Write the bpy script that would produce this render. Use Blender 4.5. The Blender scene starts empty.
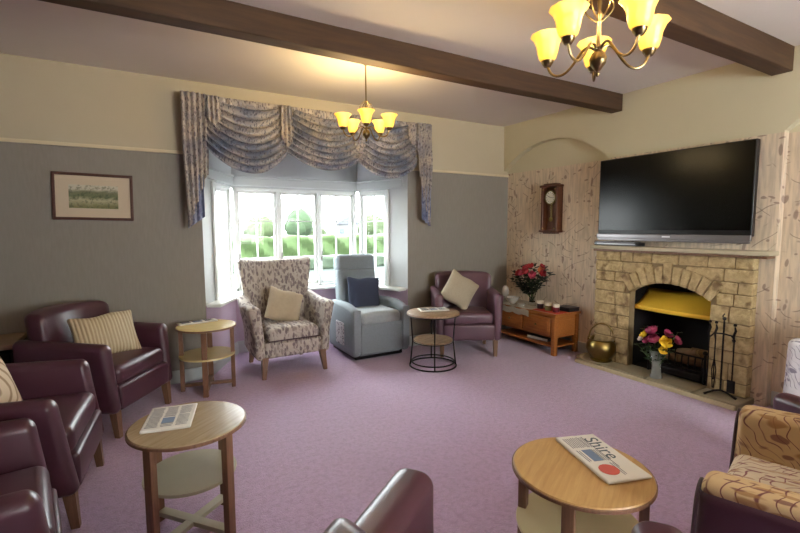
import bpy, bmesh, math, random
from mathutils import Vector, Matrix, Euler
PI = math.pi
R = math.radians
random.seed(7)
sc = bpy.context.scene
COL = sc.collection

# ------------------------------------------------------------------ camera
CAM_H = 1.4
yaw, pitch, roll, FPX = R(30.16), R(-5.07), R(-0.2), 445.5
fwd = Vector((math.sin(yaw)*math.cos(pitch), math.cos(yaw)*math.cos(pitch), math.sin(pitch)))
rt0 = Vector((math.cos(yaw), -math.sin(yaw), 0)); up0 = rt0.cross(fwd)
rt = math.cos(roll)*rt0 + math.sin(roll)*up0
up = -math.sin(roll)*rt0 + math.cos(roll)*up0
cd = bpy.data.cameras.new('camera'); cam = bpy.data.objects.new('camera', cd); COL.objects.link(cam)
cam.matrix_world = Matrix(((rt.x, up.x, -fwd.x, 0), (rt.y, up.y, -fwd.y, 0), (rt.z, up.z, -fwd.z, CAM_H), (0, 0, 0, 1)))
cd.sensor_width = 36; cd.lens = 36*FPX/800; cd.clip_start = 0.02; cd.clip_end = 500
sc.camera = cam

# ------------------------------------------------------------------ sky, fill light, exposure
w = bpy.data.worlds.new('overcast_sky'); sc.world = w; w.use_nodes = True
bg = w.node_tree.nodes['Background']; bg.inputs['Color'].default_value = (0.94, 0.97, 1.0, 1); bg.inputs['Strength'].default_value = 15.0

def area(name, loc, rot, sx, sy, power, color):
    l = bpy.data.lights.new(name, 'AREA'); l.shape = 'RECTANGLE'; l.size = sx; l.size_y = sy; l.energy = power; l.color = color
    o = bpy.data.objects.new(name, l); COL.objects.link(o); o.location = loc; o.rotation_euler = rot
    return o
# added fill lamp at the unseen rear window, lifts the room's ambient light
area('fill_rear_window', (2.2, -2.12, 1.5), (R(90), 0, 0), 1.5, 1.1, 36, (1.0, 0.97, 0.93))
sc.view_settings.view_transform = 'Standard'; sc.view_settings.look = 'None'
sc.view_settings.gamma = 1.0; sc.view_settings.use_curve_mapping = False
sc.view_settings.exposure = 0.75
sc.cycles.max_bounces = 8; sc.cycles.diffuse_bounces = 5; sc.cycles.glossy_bounces = 4; sc.cycles.transmission_bounces = 8; sc.cycles.transparent_max_bounces = 12
sc.cycles.caustics_reflective = False; sc.cycles.caustics_refractive = False; sc.cycles.sample_clamp_indirect = 4

# ------------------------------------------------------------------ materials
def lin(c):
    o = []
    for v in c:
        v /= 255.0
        o.append(v/12.92 if v <= 0.04045 else ((v+0.055)/1.055)**2.4)
    return (*o, 1)

class NT:
    def __init__(s, name, rough=0.6, **kw):
        s.m = bpy.data.materials.new(name); s.m.use_nodes = True; s.t = s.m.node_tree
        s.b = s.t.nodes['Principled BSDF']; s.b.inputs['Roughness'].default_value = rough
        for k, v in kw.items(): s.b.inputs[k.replace('_', ' ')].default_value = v
        s._co = None
    def co(s, scale=(1, 1, 1), rot=(0, 0, 0)):
        tc = s.n('ShaderNodeTexCoord'); mp = s.n('ShaderNodeMapping'); s.t.links.new(tc.outputs['Object'], mp.inputs[0])
        mp.inputs['Scale'].default_value = scale; mp.inputs['Rotation'].default_value = rot
        return mp.outputs[0]
    def n(s, t, **kw):
        n = s.t.nodes.new(t)
        for k, v in kw.items(): setattr(n, k, v)
        return n
    def l(s, a, b): s.t.links.new(a, b)
    def noise(s, scale, detail=3, co=None, rough=0.5, dist=0.0):
        n = s.n('ShaderNodeTexNoise'); n.inputs['Scale'].default_value = scale; n.inputs['Detail'].default_value = detail
        n.inputs['Roughness'].default_value = rough; n.inputs['Distortion'].default_value = dist
        s.l(co or s.co(), n.inputs['Vector']); return n.outputs['Fac']
    def wave(s, scale, dist, detail=2, dscale=1.0, co=None, dirn='X', prof='SIN'):
        n = s.n('ShaderNodeTexWave', bands_direction=dirn, wave_profile=prof); n.inputs['Scale'].default_value = scale
        n.inputs['Distortion'].default_value = dist; n.inputs['Detail'].default_value = detail; n.inputs['Detail Scale'].default_value = dscale
        s.l(co or s.co(), n.inputs['Vector']); return n.outputs['Fac']
    def voro(s, scale, co=None, feature='F1', rnd=1.0):
        n = s.n('ShaderNodeTexVoronoi', feature=feature); n.inputs['Scale'].default_value = scale; n.inputs['Randomness'].default_value = rnd
        s.l(co or s.co(), n.inputs['Vector']); return n.outputs['Distance']
    def warp(s, co, scale, amt):
        n = s.n('ShaderNodeTexNoise'); n.inputs['Scale'].default_value = scale; n.inputs['Detail'].default_value = 1; s.l(co, n.inputs['Vector'])
        sub = s.n('ShaderNodeVectorMath', operation='SUBTRACT'); s.l(n.outputs['Color'], sub.inputs[0]); sub.inputs[1].default_value = (.5, .5, .5)
        mul = s.n('ShaderNodeVectorMath', operation='SCALE'); s.l(sub.outputs[0], mul.inputs[0]); mul.inputs['Scale'].default_value = amt
        ad = s.n('ShaderNodeVectorMath', operation='ADD'); s.l(co, ad.inputs[0]); s.l(mul.outputs[0], ad.inputs[1]); return ad.outputs[0]
    def ramp(s, fac, stops, interp='LINEAR'):
        n = s.n('ShaderNodeValToRGB'); n.color_ramp.interpolation = interp; e = n.color_ramp.elements
        while len(e) < len(stops): e.new(0.5)
        for el, (p, c) in zip(e, stops):
            el.position = p; el.color = c if len(c) == 4 else lin(c)
        s.l(fac, n.inputs[0]); return n.outputs['Color']
    def math(s, op, a, b=None, clamp=False):
        n = s.n('ShaderNodeMath', operation=op, use_clamp=clamp)
        for i, v in enumerate((a, b)):
            if v is None: continue
            if isinstance(v, (int, float)): n.inputs[i].default_value = v
            else: s.l(v, n.inputs[i])
        return n.outputs[0]
    def thr(s, fac, a, b):
        n = s.n('ShaderNodeMapRange'); n.clamp = True; s.l(fac, n.inputs[0]); n.inputs[1].default_value = a; n.inputs[2].default_value = b
        return n.outputs[0]
    def mix(s, fac, a, b, blend='MIX'):
        n = s.n('ShaderNodeMix', data_type='RGBA', blend_type=blend)
        if isinstance(fac, (int, float)): n.inputs[0].default_value = fac
        else: s.l(fac, n.inputs[0])
        for i, v in ((6, a), (7, b)):
            if isinstance(v, tuple): n.inputs[i].default_value = v if len(v) == 4 else lin(v)
            else: s.l(v, n.inputs[i])
        return n.outputs[2]
    def color(s, c):
        if isinstance(c, tuple): s.b.inputs['Base Color'].default_value = c if len(c) == 4 else lin(c)
        else: s.l(c, s.b.inputs['Base Color'])
        return s
    def bump(s, fac, strength=0.3, dist=0.01):
        n = s.n('ShaderNodeBump'); n.inputs['Strength'].default_value = strength; n.inputs['Distance'].default_value = dist
        s.l(fac, n.inputs['Height']); s.l(n.outputs[0], s.b.inputs['Normal']); return s

M = {}
def plain(name, c, rough=0.6, var=0.0, nscale=20, **kw):
    t = NT(name, rough, **kw)
    if var:
        c2 = tuple(max(0, v*(1-var)) for v in c)
        t.color(t.mix(t.noise(nscale, 4), c, c2))
    else: t.color(c)
    M[name] = t.m; return t

def wall_mat(name, low, split=None, high=(206, 190, 158), tex='plain'):
    t = NT(name, 0.85)
    base = t.mix(t.noise(3, 4), low, tuple(v*0.95 for v in low))
    if tex == 'grey':
        wv = t.noise(60, 3, t.co((1, 1, 0.15)))
        base = t.mix(t.thr(wv, .4, .6), base, tuple(v*0.95 for v in low))
    if tex == 'sprig':
        streak = t.noise(40, 3, t.co((1, 1, 0.12)))
        base = t.mix(t.thr(streak, .42, .62), base, tuple(v*0.88 for v in low))
        for sc_, rot, thr_ in ((7.0, 0.5, .16), (9.0, -0.7, .13)):
            co = t.co((1, 1.0, 1), (rot, 0, 0)); co = t.warp(co, 3.0, .16)
            wv = t.wave(1.7, 3.5, 1.5, 1.6, co, 'Z')
            line = t.math('SUBTRACT', 1, t.thr(t.math('ABSOLUTE', t.math('SUBTRACT', wv, .5)), .02, .09))
            gate = t.thr(t.noise(5.5, 1, co), .57, .62)
            base = t.mix(t.math('MULTIPLY', t.math('MULTIPLY', line, gate), .6), base, (112, 88, 82))
            st = t.co((1, 3.2 if rot > 0 else 1.6, 1.4 if rot > 0 else 3.4), (rot*1.6, 0, 0)); st = t.warp(st, 4, .2)
            v = t.voro(sc_*.55, st); leaf = t.math('SUBTRACT', 1, t.thr(v, thr_, thr_+.06))
            base = t.mix(t.math('MULTIPLY', leaf, .65), base, (124, 98, 92))
    if split:
        g = t.n('ShaderNodeNewGeometry'); sx = t.n('ShaderNodeSeparateXYZ'); t.l(g.outputs['Position'], sx.inputs[0])
        hi = t.mix(t.noise(4, 3), high, tuple(v*0.97 for v in high))
        base = t.mix(t.math('GREATER_THAN', sx.outputs['Z'], split), base, hi)
    t.color(base); t.bump(t.noise(90, 3), .12, .004); M[name] = t.m
wall_mat('wall_grey', (146, 141, 132), 2.045, (196, 184, 158), tex='grey')
wall_mat('wall_sprig', (224, 206, 180), 2.085, (208, 200, 170), tex='sprig')
wall_mat('bay_lilac', (190, 168, 186))
plain('bay_white', (196, 201, 201), .6, .03)
plain('ceiling_paint', (236, 232, 226), .9, .03, 3)
plain('cream_trim', (214, 200, 168), .6)
plain('frame_white', (232, 236, 234), .35)
plain('white_gloss', (186, 191, 190), .35)

t = NT('carpet', 0.6)
n1 = t.noise(2.2, 4, None, .6); n2 = t.noise(160, 3); n3 = t.noise(9, 3, t.co((1, 3, 1)))
c = t.mix(n1, (184, 148, 190), (166, 130, 174)); c = t.mix(t.thr(n2, .35, .7), c, (200, 164, 204)); c = t.mix(t.math('MULTIPLY', t.thr(t.noise(34, 5, None, .75), .45, .62), .6), c, (148, 114, 152)); c = t.mix(t.math('MULTIPLY', t.thr(n3, .5, .75), .3), c, (156, 128, 160))
t.color(c).bump(n2, .6, .01); t.b.inputs['Sheen Weight'].default_value = .6; t.b.inputs['Sheen Roughness'].default_value = .5
t.b.inputs['Specular IOR Level'].default_value = .5; M['carpet'] = t.m

def leather(name, c, rough=.36):
    t = NT(name, rough); t.color(t.mix(t.noise(5, 4), c, tuple(v*.82 for v in c))); t.bump(t.voro(220), .12, .002)
    t.b.inputs['Specular IOR Level'].default_value = .6; M[name] = t.m
leather('plum_leather', (78, 44, 56), .33)
leather('mauve_leather', (100, 70, 82), .34)
leather('piping_leather', (60, 30, 40), .4)

def leafy(name, base, dark, mid, scale=1.0, rough=.85, lt=.25, ln=1.0):
    t = NT(name, rough)
    b = t.mix(t.noise(6*scale, 3), base, tuple(v*.88 for v in base))
    co = t.warp(t.co((1, 1, 1), (.4, .3, .2)), 3.5*scale, .22/scale)
    wv = t.wave(2.4*scale, 4.5, 1, 1.2, co, 'DIAGONAL')
    line = t.math('SUBTRACT', 1, t.thr(t.math('ABSOLUTE', t.math('SUBTRACT', wv, .5)), .05, .13))
    b = t.mix(t.math('MULTIPLY', t.math('MULTIPLY', line, ln), t.thr(t.noise(3.5*scale, 1, co), .45, .52)), b, dark)
    for rot, k in (((.5, .6, .4), 1.0), ((-.6, .3, -.9), 1.3)):
        st = t.warp(t.co((3.0, .9, 1.4), rot), 5*scale, .16/scale); v = t.voro(3.8*scale*k, st)
        leaf = t.math('SUBTRACT', 1, t.thr(v, lt, lt+.07)); b = t.mix(t.math('MULTIPLY', leaf, .8), b, mid if k == 1.0 else dark)
    t.color(b).bump(t.noise(300, 2), .2, .002); M[name] = t.m
leafy('autumn_leaf_fabric', (206, 176, 130), (108, 62, 58), (148, 108, 62), 2.6)
leafy('cream_leaf_fabric', (222, 208, 182), (130, 76, 84), (176, 146, 116), 2.6)
leafy('mauve_leaf_fabric', (198, 188, 176), (108, 94, 98), (146, 134, 130), 2.6, lt=.36, ln=.5)
leafy('pale_leaf_fabric', (226, 222, 224), (120, 112, 128), (170, 164, 176), 3.0)
leafy('pocket_fabric', (200, 196, 200), (60, 50, 66), (120, 108, 122), 5.0)

def print_cloth(name, base, dark, blue, bl):
    t = NT(name, .85); b = t.mix(t.thr(t.noise(5, 3), .4, .62), base, blue) if bl else base
    for i, (rot, sc_) in enumerate((((0, .6, 0), 15), ((0, -.7, .3), 19))):
        st = t.warp(t.co((2.6, 1, 1), rot), 12, .05); v = t.voro(sc_, st); b = t.mix(t.math('MULTIPLY', t.math('SUBTRACT', 1, t.thr(v, .26, .34)), .75), b, dark if i else tuple((p+q)/2 for p, q in zip(dark, base)))
    co = t.warp(t.co((1, 1, 1), (.2, .4, .1)), 9, .10); wv = t.wave(7, 4, 1, 1.2, co, 'DIAGONAL'); ln = t.math('SUBTRACT', 1, t.thr(t.math('ABSOLUTE', t.math('SUBTRACT', wv, .5)), .05, .14))
    b = t.mix(t.math('MULTIPLY', ln, .6), b, dark); t.color(b); M[name] = t.m
print_cloth('valance_fabric', (198, 188, 176), (98, 92, 104), (148, 148, 156), True)
print_cloth('swag_fabric', (184, 178, 176), (82, 86, 104), (120, 128, 148), True)
print_cloth('valance_lining', (120, 130, 160), (88, 96, 128), (150, 158, 180), True)
def wood(name, c, c2, scale=1.0, rough=.45, axis=(1, 12, 12)):
    t = NT(name, rough); g = t.noise(3.2*scale, 5, t.co(axis), .6, .6); t.color(t.mix(t.thr(g, .3, .7), c, c2)); t.bump(g, .08, .003); M[name] = t.m
wood('oak_light', (198, 162, 108), (178, 140, 88), 1.6, .32)
wood('yellow_top', (226, 206, 142), (208, 184, 120), 1.6, .24)
wood('ash_top', (190, 172, 138), (166, 146, 112), 1.6, .2)
M['ash_top'].node_tree.nodes['Principled BSDF'].inputs['Specular IOR Level'].default_value = .9
wood('oak_leg', (134, 98, 72), (104, 74, 54), 2, .45, (12, 12, 1))
wood('oak_chest', (176, 112, 52), (140, 82, 36), 1.8, .38, (12, 1.2, 12))
wood('leg_wood', (132, 98, 72), (104, 76, 54), 2, .45, (12, 12, 1))
wood('dark_wood', (104, 60, 36), (72, 40, 24), 2.5, .4, (12, 12, 1))
wood('beam_wood', (84, 60, 36), (62, 42, 26), 1.2, .7, (.6, 8, 8))
wood('rustic_top', (170, 146, 116), (122, 98, 74), 2.2, .4, (1, 8, 8))
wood('frame_wood', (92, 56, 44), (70, 42, 34), 3, .45, (6, 6, 6))
plain('pale_laminate', (206, 192, 150), .3, .06, 8)
plain('yellow_laminate', (218, 200, 140), .3, .06, 8)
plain('pale_laminate_grey', (190, 186, 160), .3, .06, 8)
plain('black_metal', (26, 26, 28), .4, Metallic=.6)
plain('iron', (38, 34, 34), .5, .2, Metallic=.7)
t = plain('brass', (150, 128, 74), .34, .2, 12, Metallic=1.0)
plain('antique_brass', (140, 120, 84), .3, .1, 30, Metallic=1.0)
plain('hood_brass', (255, 208, 70), .4, .06, 10, Metallic=.2)
plain('soot', (20, 18, 17), .95, .3, 10)
plain('firebrick', (70, 58, 46), .9, .4, 8)
plain('tv_black', (12, 12, 14), .35)
plain('screen_black', (6, 7, 6), .22, Specular_IOR_Level=.25)
plain('silver_plastic', (128, 124, 126), .3, Metallic=.5)
plain('logo_white', (225, 225, 225), .4)
plain('grey_fabric', (136, 146, 152), .8, .12, 60)
plain('grey_fabric_seat', (158, 166, 168), .6, .10, 60)
plain('navy_fabric', (52, 60, 82), .85, .12, 80)
plain('beige_fabric', (186, 170, 144), .8, .1, 30)
plain('beige_plain', (184, 172, 148), .85, .12, 90)
t = NT('gold_satin', .5); g = t.wave(14, 2.2, 2, 1, t.co((1, 1, .15)), 'X'); t.color(t.mix(g, (204, 188, 154), (176, 156, 122))).bump(g, .5, .01); M['gold_satin'] = t.m
t = NT('swirl_fabric', .8); rg = t.n('ShaderNodeTexWave', wave_type='RINGS', rings_direction='SPHERICAL'); rg.inputs['Scale'].default_value = 9; rg.inputs['Distortion'].default_value = 2.5
t.l(t.co((1, 1, 1)), rg.inputs['Vector']); t.color(t.mix(t.thr(rg.outputs['Fac'], .1, .35), (150, 126, 98), (204, 186, 158))); M['swirl_fabric'] = t.m
plain('mount_card', (206, 190, 166), .8, .03)
plain('paper', (232, 230, 220), .8, .03, 30)
plain('paper_edge', (196, 190, 176), .8, .1, 120)
plain('ink', (62, 62, 70), .8)
plain('ink_mast', (84, 98, 104), .8)
plain('ink_light', (128, 130, 136), .8)
plain('ink_blue', (120, 140, 170), .8)
plain('ink_red', (196, 92, 80), .8)
t = NT('stone', .85)
v = t.n('ShaderNodeTexVoronoi'); v.inputs['Scale'].default_value = 5; t.l(t.co(), v.inputs['Vector'])
n = t.noise(18, 5, None, .65)
c = t.mix(t.thr(n, .3, .7), (218, 196, 146), (162, 136, 90)); c = t.mix(t.thr(t.noise(4.5, 3), .45, .65), c, (190, 166, 122)); c = t.mix(t.thr(t.noise(9, 3), .56, .7), c, (140, 116, 82)); t.color(c).bump(t.noise(20, 6, None, .75), 1.0, .03); M['stone'] = t.m
plain('mortar', (150, 130, 94), .95, .15, 30)
plain('hearth_stone', (166, 154, 126), .7, .22, 7)
plain('mantel_stone', (190, 178, 150), .6, .12, 14)
plain('hearth_edge', (206, 192, 156), .7, .1, 14)
plain('red_petal', (178, 40, 46), .6, .2, 60); plain('pink_petal', (214, 84, 108), .6, .2, 60); plain('orange_petal', (230, 128, 70), .6, .2, 60)
plain('magenta_petal', (168, 52, 92), .6, .25, 60); plain('yellow_petal', (250, 206, 40), .6, .1, 60); plain('white_petal', (236, 228, 224), .6, .05)
plain('leaf_green', (48, 70, 40), .6, .3, 40); plain('leaf_dark', (34, 48, 34), .6, .3, 40); plain('stem_green', (74, 98, 52), .6)
plain('candle_wax', (236, 228, 208), .5); plain('candle_dark', (58, 44, 50), .4); plain('candle_olive', (120, 110, 60), .4); plain('candle_red', (120, 40, 48), .4)
plain('red_cloth', (190, 60, 42), .85, .15, 60); plain('lace', (204, 196, 178), .9, .25, 90)
plain('black_plastic', (30, 30, 34), .35)
plain('crystal', (214, 210, 200), .15, .1, 60, Alpha=.75)
plain('vase_crystal', (214, 220, 214), .08, .1, 60, Alpha=.42)
plain('dial_white', (226, 222, 206), .5)
plain('log_wood', (150, 116, 82), .9, .35, 14); plain('log_end', (190, 160, 116), .9, .2, 20)
plain('lawn', (16, 32, 24), .95, .12, .6); plain('hedge_leaf', (44, 64, 22), .9, .3, 3); plain('hedge_leaf_shade', (44, 58, 40), .9, .3, 3)
plain('tree_leaf', (42, 62, 34), .9, .4, 1.6); plain('tree_leaf_pale', (44, 58, 24), .9, .3, 1.6); plain('bark', (90, 74, 58), .9, .2)
plain('house_wall', (110, 108, 108), .8, .04); plain('house_roof', (74, 76, 84), .8, .1); plain('house_glass', (70, 80, 90), .2); plain('lamp_post', (120, 124, 126), .5)
t = NT('glass', .03); t.color((255, 255, 255)); t.b.inputs['Transmission Weight'].default_value = 1.0; t.b.inputs['IOR'].default_value = 1.45; M['glass'] = t.m
# thin window glass: mostly transparent with a faint mirror
m = bpy.data.materials.new('window_glass'); m.use_nodes = True; nt = m.node_tree; nt.nodes.remove(nt.nodes['Principled BSDF'])
tr = nt.nodes.new('ShaderNodeBsdfTransparent'); tr.inputs[0].default_value = (.97, .99, .98, 1); gl = nt.nodes.new('ShaderNodeBsdfGlossy'); gl.inputs['Roughness'].default_value = .02
mx = nt.nodes.new('ShaderNodeMixShader'); mx.inputs[0].default_value = .008; nt.links.new(tr.outputs[0], mx.inputs[1]); nt.links.new(gl.outputs[0], mx.inputs[2]); nt.links.new(mx.outputs[0], nt.nodes['Material Output'].inputs[0]); M['window_glass'] = m
# amber lamp glass, lit from inside
t = NT('shade_glass', .35); lw = t.n('ShaderNodeLayerWeight'); lw.inputs['Blend'].default_value = .45
t.color((238, 214, 130)); t.b.inputs['Transmission Weight'].default_value = .35
t.l(t.mix(lw.outputs['Facing'], (255, 214, 84), (226, 166, 40)), t.b.inputs['Emission Color']); t.b.inputs['Emission Strength'].default_value = .5; M['shade_glass'] = t.m
t = NT('bulb', .3); t.color((255, 246, 200)); t.b.inputs['Emission Color'].default_value = lin((255, 240, 170)); t.b.inputs['Emission Strength'].default_value = 5; M['bulb'] = t.m
# landscape print
t = NT('landscape_print', .8); g = t.n('ShaderNodeNewGeometry')
tc = t.n('ShaderNodeTexCoord'); sx = t.n('ShaderNodeSeparateXYZ'); t.l(tc.outputs['Object'], sx.inputs[0])
hz = t.math('ADD', sx.outputs['Z'], t.math('MULTIPLY', t.noise(18, 3), .06))
b = t.ramp(t.thr(hz, -.05, .12), [(0, (120, 122, 84)), (.3, (176, 172, 140)), (.48, (106, 116, 84)), (.7, (120, 124, 98)), (.82, (196, 190, 170)), (1, (200, 196, 178))])
b = t.mix(t.math('MULTIPLY', t.thr(t.noise(36, 4, None, .7), .5, .6), .55), b, (64, 74, 52)); t.color(b); M['landscape_print'] = t.m

# ------------------------------------------------------------------ mesh helpers
class MB:
    def __init__(s): s.v = []; s.f = []; s.mi = []; s.cm = 0
    def add(s, vs, fs, mtx=None):
        o = len(s.v)
        s.v += [tuple((mtx @ Vector(v)) if mtx else v) for v in vs]
        s.f += [tuple(i+o for i in f) for f in fs]; s.mi += [s.cm]*len(fs); return s
    def mat(s, i): s.cm = i; return s
    def rb(s, c, size, r=.01, rot=(0, 0, 0), fn=None, n=5, k=3):
        """rounded box, dense enough to bend; fn(p)->p works in box space before rotation"""
        h = [x/2 for x in size]; r = min([r]+[x*.999 for x in h])
        ax = []
        for q in h:
            inner = q-r; cs = [inner + r*math.tan(PI/4*j/k) for j in range(1, k+1)]
            mid = [-inner+2*inner*j/n for j in range(n+1)] if inner > 1e-5 else [0.0]
            ax.append([-x for x in reversed(cs)] + mid + cs)
        vs = {}; V = []; F = []
        def vid(i, j, l):
            key = (i, j, l)
            if key not in vs:
                p = [ax[0][i], ax[1][j], ax[2][l]]
                q = [max(-(h[a]-r), min(h[a]-r, p[a])) for a in range(3)]
                d = Vector([p[a]-q[a] for a in range(3)]); d = d.normalized()*r if d.length > 1e-9 else d
                pp = Vector(q)+d
                if fn: pp = Vector(fn(pp))
                vs[key] = len(V); V.append(pp)
            return vs[key]
        A, B, C = [len(a)-1 for a in ax]
        for i in range(A):
            for j in range(B):
                F.append((vid(i, j, 0), vid(i, j+1, 0), vid(i+1, j+1, 0), vid(i+1, j, 0)))
                F.append((vid(i, j, C), vid(i+1, j, C), vid(i+1, j+1, C), vid(i, j+1, C)))
        for i in range(A):
            for l in range(C):
                F.append((vid(i, 0, l), vid(i+1, 0, l), vid(i+1, 0, l+1), vid(i, 0, l+1)))
                F.append((vid(i, B, l), vid(i, B, l+1), vid(i+1, B, l+1), vid(i+1, B, l)))
        for j in range(B):
            for l in range(C):
                F.append((vid(0, j, l), vid(0, j, l+1), vid(0, j+1, l+1), vid(0, j+1, l)))
                F.append((vid(A, j, l), vid(A, j+1, l), vid(A, j+1, l+1), vid(A, j, l+1)))
        return s.add(V, F, Matrix.Translation(c) @ Euler(rot).to_matrix().to_4x4())
    def box(s, c, size, rot=(0, 0, 0)):
        x, y, z = [q/2 for q in size]
        V = [(-x, -y, -z), (x, -y, -z), (x, y, -z), (-x, y, -z), (-x, -y, z), (x, -y, z), (x, y, z), (-x, y, z)]
        F = [(0, 3, 2, 1), (4, 5, 6, 7), (0, 1, 5, 4), (1, 2, 6, 5), (2, 3, 7, 6), (3, 0, 4, 7)]
        return s.add(V, F, Matrix.Translation(c) @ Euler(rot).to_matrix().to_4x4())
    def taper(s, p0, p1, a, b, sides=4, rot=PI/4):
        """tapered post from p0 (half width a) to p1 (half width b)"""
        V = []
        for p, q in ((p0, a), (p1, b)):
            for i in range(sides):
                t = 2*PI*i/sides+rot; V.append((p[0]+q*math.cos(t)*(2**.5 if sides == 4 else 1), p[1]+q*math.sin(t)*(2**.5 if sides == 4 else 1), p[2]))
        F = [tuple(reversed(range(sides))), tuple(range(sides, 2*sides))] + [(i, (i+1) % sides, sides+(i+1) % sides, sides+i) for i in range(sides)]
        if p1[2] < p0[2]: F = [tuple(reversed(f)) for f in F]
        return s.add(V, F)
    def lathe(s, prof, c=(0, 0, 0), seg=28, mtx=None, wob=None, close=False):
        V = []; F = []; n = len(prof)
        for (r, z) in prof:
            for i in range(seg):
                a = 2*PI*i/seg; rr = max(r, 1e-4)
                if wob: rr, zz = wob(rr, z, a)
                else: zz = z
                V.append((rr*math.cos(a), rr*math.sin(a), zz))
        for j in range(n-1):
            for i in range(seg):
                F.append((j*seg+i, j*seg+(i+1) % seg, (j+1)*seg+(i+1) % seg, (j+1)*seg+i))
        if close:
            for i in range(seg): F.append(((n-1)*seg+i, (n-1)*seg+(i+1) % seg, (i+1) % seg, i))
        return s.add(V, F, Matrix.Translation(c) @ (mtx or Matrix.Identity(4)))
    def tube(s, pts, r, seg=8, cap=True, closed=False):
        P = [Vector(p) for p in pts]; n = len(P); rr = r if isinstance(r, (list, tuple)) else [r]*n
        V = []; F = []; prev = None
        for i in range(n):
            if closed: d = (P[(i+1) % n]-P[i-1]).normalized()
            else: d = (P[min(i+1, n-1)]-P[max(i-1, 0)]).normalized()
            if prev is None: u = d.orthogonal().normalized()
            else: u = (prev-d*prev.dot(d)).normalized()
            prev = u; w_ = d.cross(u)
            for j in range(seg):
                a = 2*PI*j/seg; V.append(P[i]+(u*math.cos(a)+w_*math.sin(a))*rr[i])
        m_ = n if closed else n-1
        for i in range(m_):
            k = (i+1) % n
            for j in range(seg): F.append((i*seg+j, i*seg+(j+1) % seg, k*seg+(j+1) % seg, k*seg+j))
        if cap and not closed: F.append(tuple(reversed(range(seg)))); F.append(tuple(range((n-1)*seg, n*seg)))
        return s.add(V, F)
    def prism(s, poly, a0, a1, axis='x'):
        """2D polygon extruded; axis x: poly=(y,z); y: poly=(x,z); z: poly=(x,y)"""
        def P(p, t): return {'x': (t, p[0], p[1]), 'y': (p[0], t, p[1]), 'z': (p[0], p[1], t)}[axis]
        n = len(poly); V = [P(p, a0) for p in poly]+[P(p, a1) for p in poly]
        F = [tuple(range(n)), tuple(reversed(range(n, 2*n)))]+[(i, i+n, (i+1) % n+n, (i+1) % n) for i in range(n)]
        return s.add(V, F)
    def surf(s, fn, nu, nv, thick=0.0):
        V = [Vector(fn(i/nu, j/nv)) for j in range(nv+1) for i in range(nu+1)]
        F = [(j*(nu+1)+i, j*(nu+1)+i+1, (j+1)*(nu+1)+i+1, (j+1)*(nu+1)+i) for j in range(nv) for i in range(nu)]
        return s.add(V, F)
    def sphere(s, c, r, seg=16, rings=10, sc_=(1, 1, 1), fn=None):
        prof = [(r*math.sin(PI*i/rings), -r*math.cos(PI*i/rings)) for i in range(rings+1)]
        V = []; F = []
        for (q, z) in prof:
            for i in range(seg):
                a = 2*PI*i/seg; p = Vector((q*math.cos(a)*sc_[0], q*math.sin(a)*sc_[1], z*sc_[2]))
                if fn: p = Vector(fn(p))
                V.append(p)
        for j in range(rings):
            for i in range(seg): F.append((j*seg+i, j*seg+(i+1) % seg, (j+1)*seg+(i+1) % seg, (j+1)*seg+i))
        return s.add(V, F, Matrix.Translation(c))
    def build(s, name, mats, parent=None, label=None, angle=35, solid=0, off=-1, flat=False, weld=True):
        me = bpy.data.meshes.new(name); me.from_pydata([tuple(v) for v in s.v], [], s.f)
        if isinstance(mats, str): mats = [mats]
        for m_ in mats: me.materials.append(M[m_])
        me.polygons.foreach_set('material_index', s.mi)
        bm = bmesh.new(); bm.from_mesh(me)
        if weld: bmesh.ops.remove_doubles(bm, verts=bm.verts, dist=1e-5)
        bmesh.ops.dissolve_degenerate(bm, dist=1e-7, edges=bm.edges)
        bmesh.ops.recalc_face_normals(bm, faces=bm.faces); bm.to_mesh(me); bm.free()
        me.polygons.foreach_set('use_smooth', [not flat]*len(me.polygons))
        if not flat: me.set_sharp_from_angle(angle=R(angle))
        me.update()
        o = bpy.data.objects.new(name, me); COL.objects.link(o)
        if parent: o.parent = parent
        if solid: md = o.modifiers.new('thickness', 'SOLIDIFY'); md.thickness = solid; md.offset = off
        if label: o['label'] = label
        return o

def tag(o, label=None, cat=None, group=None, kind=None):
    if label: o['label'] = label
    if cat: o['category'] = cat
    if group: o['group'] = group
    if kind: o['kind'] = kind
    return o
def thing(name, label, cat, loc=(0, 0, 0), rz=0.0, group=None, rot=None):
    o = bpy.data.objects.new(name, None); COL.objects.link(o); o.empty_display_size = .1
    o.location = loc; o.rotation_euler = rot if rot else (0, 0, rz)
    return tag(o, label, cat, group)
def struct(o, label=None, cat=None): return tag(o, label, cat, None, 'structure')
def copy_tree(o, parent=None):
    kids = [c for c in COL.objects if c.parent == o]
    c = o.copy(); COL.objects.link(c); c.parent = parent
    for k in kids: copy_tree(k, c)
    return c
def face(dx, dy): return math.atan2(dx, -dy)

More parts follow.
